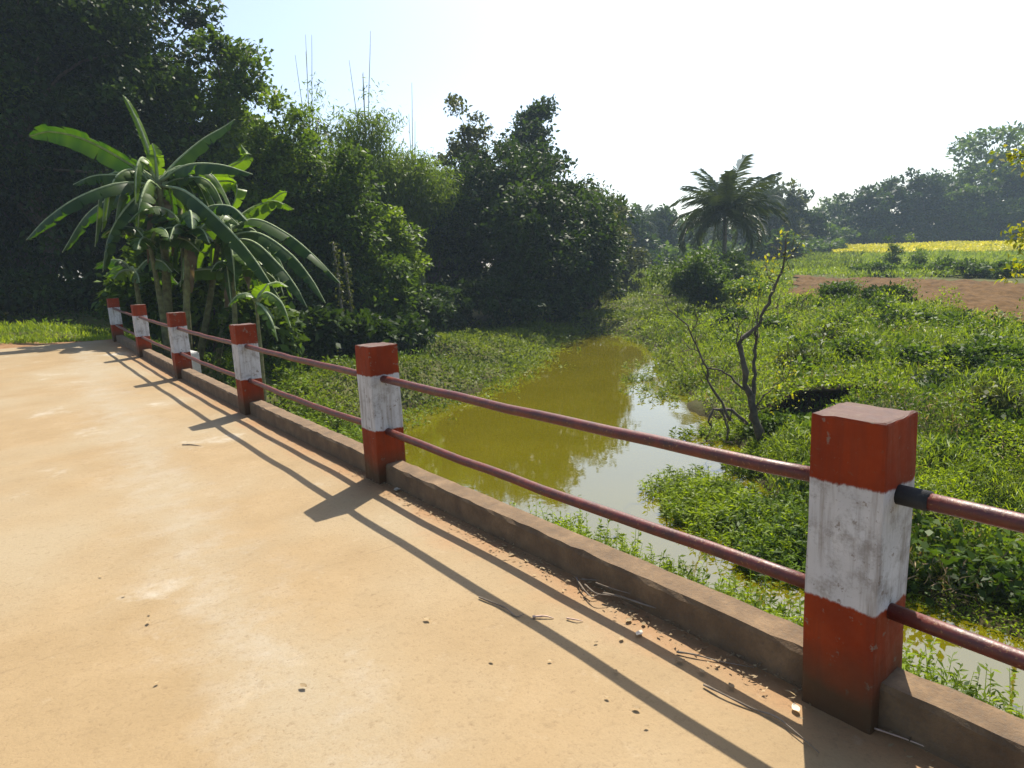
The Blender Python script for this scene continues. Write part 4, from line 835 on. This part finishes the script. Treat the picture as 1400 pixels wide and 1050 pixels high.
vine_trunk('second thin creeper trunk deeper in the shaded wood', 474, 23.5, 345, 470, 2)

# ------------------------------------------------------------------ small things
M_WHITE = soil_mat('weathered_limewash', (0.30, 0.29, 0.26), (0.55, 0.54, 0.50), 9)
def block(name, label, cat, loc, dims, rz, mat, seed):
    bm = bmesh.new(); bmesh.ops.create_cube(bm, size=1.0)
    for v in bm.verts: v.co = Vector((v.co.x*dims[0], v.co.y*dims[1], (v.co.z+.5)*dims[2]))
    bmesh.ops.bevel(bm, geom=bm.edges[:], offset=.02, segments=2, affect='EDGES'); bmesh.ops.subdivide_edges(bm, edges=bm.edges[:], cuts=1)
    rs = random.Random(seed)
    for v in bm.verts: v.co += Vector((rs.uniform(-1, 1), rs.uniform(-1, 1), rs.uniform(-1, 1)))*.006
    me = bpy.data.meshes.new(name); bm.to_mesh(me); bm.free(); me.materials.append(mat); o = ob(name, me, None, loc); o.rotation_euler[2] = rz; return tag(o, label, cat)
q = pt(214, 480, 11.6); zq = H(.62, 12.3)
block('guard_stone', 'whitewashed concrete block standing outside the kerb between far posts', 'guard stone', (.52, 12.25, zq-.1), (.26, .95, .28-zq+.1), 0, M_WHITE, 4)
block('log', 'weathered grey log lying across the marsh', 'log', tuple(gp(830, 417, -1.6)-np.array([0, 0, .05])), (2.6, .22, .2), -.75, M_BARKG, 5)
def twig(name, label, cat, pix, r, mat, lift=.006):
    P = np.array([gp(u, v, 0) for u, v in pix]); P[:, 2] = [float(deckz(p[1]))+lift+.004*math.sin(k*2.2) for k, p in enumerate(P)]
    c = P.mean(0); t = Tubes(); Q = curve(P-c, 14); t.add(Q, [r*.72*(1-.05*j)*(1+.15*math.sin(j*1.9)) for j in range(14)], 5); return tag(ob(name, t.mesh(name, mat), None, c), label, cat)
M_TWIG = bark_mat('dry_twig', (0.10, 0.075, 0.05), (0.24, 0.19, 0.14)); M_PINK = bark_mat('dry_stalk', (0.42, 0.27, 0.20), (0.55, 0.40, 0.30))
twig('dry_twig', 'long thin grey twig lying in the rail shadow', 'twig', [(655, 818), (690, 833), (705, 843), (716, 842)], .006, M_TWIG)
twig('dry_stalk', 'pinkish dry stalk on the sunlit strip between rail shadows', 'stalk', [(728, 845), (745, 845), (757, 846)], .008, M_PINK)
twig('dry_stalk', 'short pale stalk beside the pinkish dry stalk', 'stalk', [(775, 847), (788, 850), (797, 850)], .006, M_PINK)
twig('dry_twig', 'long curved dark twig running under the near post shadow', 'twig', [(962, 938), (990, 953), (1030, 970), (1060, 982), (1085, 1002), (1120, 1030)], .006, M_TWIG)
twig('dry_twig', 'brown twig lying along the kerb shadow edge', 'twig', [(925, 893), (950, 898), (985, 905), (1030, 915)], .006, M_TWIG)
twig('dry_twig', 'pale straight straw lying along the kerb past the near post', 'twig', [(1195, 998), (1240, 1015), (1285, 1030)], .004, M_PINK)
twig('dry_stick', 'lone dark stick on the open road opposite the second post', 'stick', [(250, 611), (262, 611), (276, 612)], .010, M_TWIG)
for i, (pix, r, lb) in enumerate([([(788, 795), (795, 808), (808, 820), (822, 818)], .007, 'bent grey stick at the left end of the kerb litter'), ([(795, 800), (820, 803), (842, 808)], .006, 'thin stick on top of the kerb litter'),
        ([(825, 822), (850, 828), (880, 836), (897, 843)], .009, 'thick grey stick at the right end of the kerb litter'), ([(800, 812), (815, 825), (835, 826)], .006, 'curled stick in the middle of the kerb litter'), ([(815, 812), (840, 822), (862, 826)], .005, 'straight thin stick across the kerb litter')]):
    twig('dry_stick', lb, 'stick', pix, r, M_TWIG, .02+.008*i)
def dryleaf(label, u, v, s, mat, seed, rz):
    rs = np.random.RandomState(seed); n = 7; V = []; F = []
    for k in range(n):
        f = k/(n-1); w = s*.32*math.sin(math.pi*(f*.92+.04)); z = .006+.25*s*(f-.5)**2
        V += [((f-.5)*s, -w, z+.10*s), ((f-.5)*s, 0, z), ((f-.5)*s, w, z+.08*s*rs.rand()+.03*s)]
        if k: b = 3*(k-1); F += [(b, b+1, b+4, b+3), (b+1, b+2, b+5, b+4)]
    me = quadmesh('dry_leaf', np.array(V), np.array(F), mat, np.full(len(V), .3+.5*rs.rand())); p = gp(u, v, 0); o = ob('dry_leaf', me, None, (p[0], p[1], float(deckz(p[1])))); o.rotation_euler[2] = rz
    return tag(o, label, 'leaf', 'dry leaves on the road')
M_PALE = leaf_mat('pale_dry_leaf', (0.55, 0.48, 0.38), (0.75, 0.68, 0.55), .2, .8)
dryleaf('pale curled leaf against the near post foot', 1088, 971, .038, M_PALE, 1, 1.0); dryleaf('pale yellow leaf beside the kerb shadow edge', 874, 868, .042, M_PALE, 2, .3)
dryleaf('small pale leaf at the foot of the middle post', 543, 671, .07, M_PALE, 3, .9)
rsd = random.Random(77)
for i, (u, v) in enumerate([(584, 848), (672, 905), (815, 880), (850, 875), (842, 920), (870, 970), (884, 995), (830, 955), (690, 748), (138, 789), (205, 840), (203, 852), (215, 935), (170, 815), (590, 722), (735, 772), (640, 715), (415, 940), (752, 905), (980, 912), (880, 855), (670, 742), (720, 768), (610, 700), (560, 690), (930, 905), (1000, 940), (960, 920), (700, 760), (860, 850)]):
    dryleaf('small brown dry leaf scrap lying on the dusty road', u, v, rsd.uniform(.015, .038), M_DRY, 10+i, rsd.uniform(0, 6))
def litter():                            # uncountable straw and leaf crumbs swept along the kerb
    rs = np.random.RandomState(55); n = 1500; y = rs.uniform(-.5, 16.5, n); y[:800] = rs.uniform(.9, 4.5, 800); x = .05-np.abs(rs.normal(size=n))*.06; z = deckz(y)+.006+rs.rand(n)*.012
    V = leaf_geo(np.stack([x, y, z], 1), .022, rs, None, 0, 0, .35); V[:, :, 2] = np.maximum(z[:, None], z[:, None]+(V[:, :, 2]-z[:, None])*.25)
    stuff('kerb_litter', V, rs.rand(n)*.7, M_DRY, 'dry straw and leaf crumbs swept along the kerb', 'litter')
litter()

# ------------------------------------------------------------------ haze
def haze():
    bm = bmesh.new(); bmesh.ops.create_cube(bm, size=1.0); me = bpy.data.meshes.new('haze')
    for v in bm.verts: v.co = Vector((v.co.x*830+9, v.co.y*830+11, -5 if v.co.z < 0 else 34))
    bm.to_mesh(me); bm.free(); m = bpy.data.materials.new('haze_air'); m.use_nodes = True; n = m.node_tree.nodes; n.clear()
    o = n.new('ShaderNodeOutputMaterial'); v = n.new('ShaderNodeVolumePrincipled'); v.inputs['Color'].default_value = (.62, .80, 1.0, 1); v.inputs['Density'].default_value = .0006; v.inputs['Anisotropy'].default_value = .1
    m.node_tree.links.new(v.outputs[0], o.inputs['Volume']); me.materials.append(m); h = ob('haze', me); tag(h, 'thin bluish haze hanging over the fields', 'haze', kind='stuff')
haze()
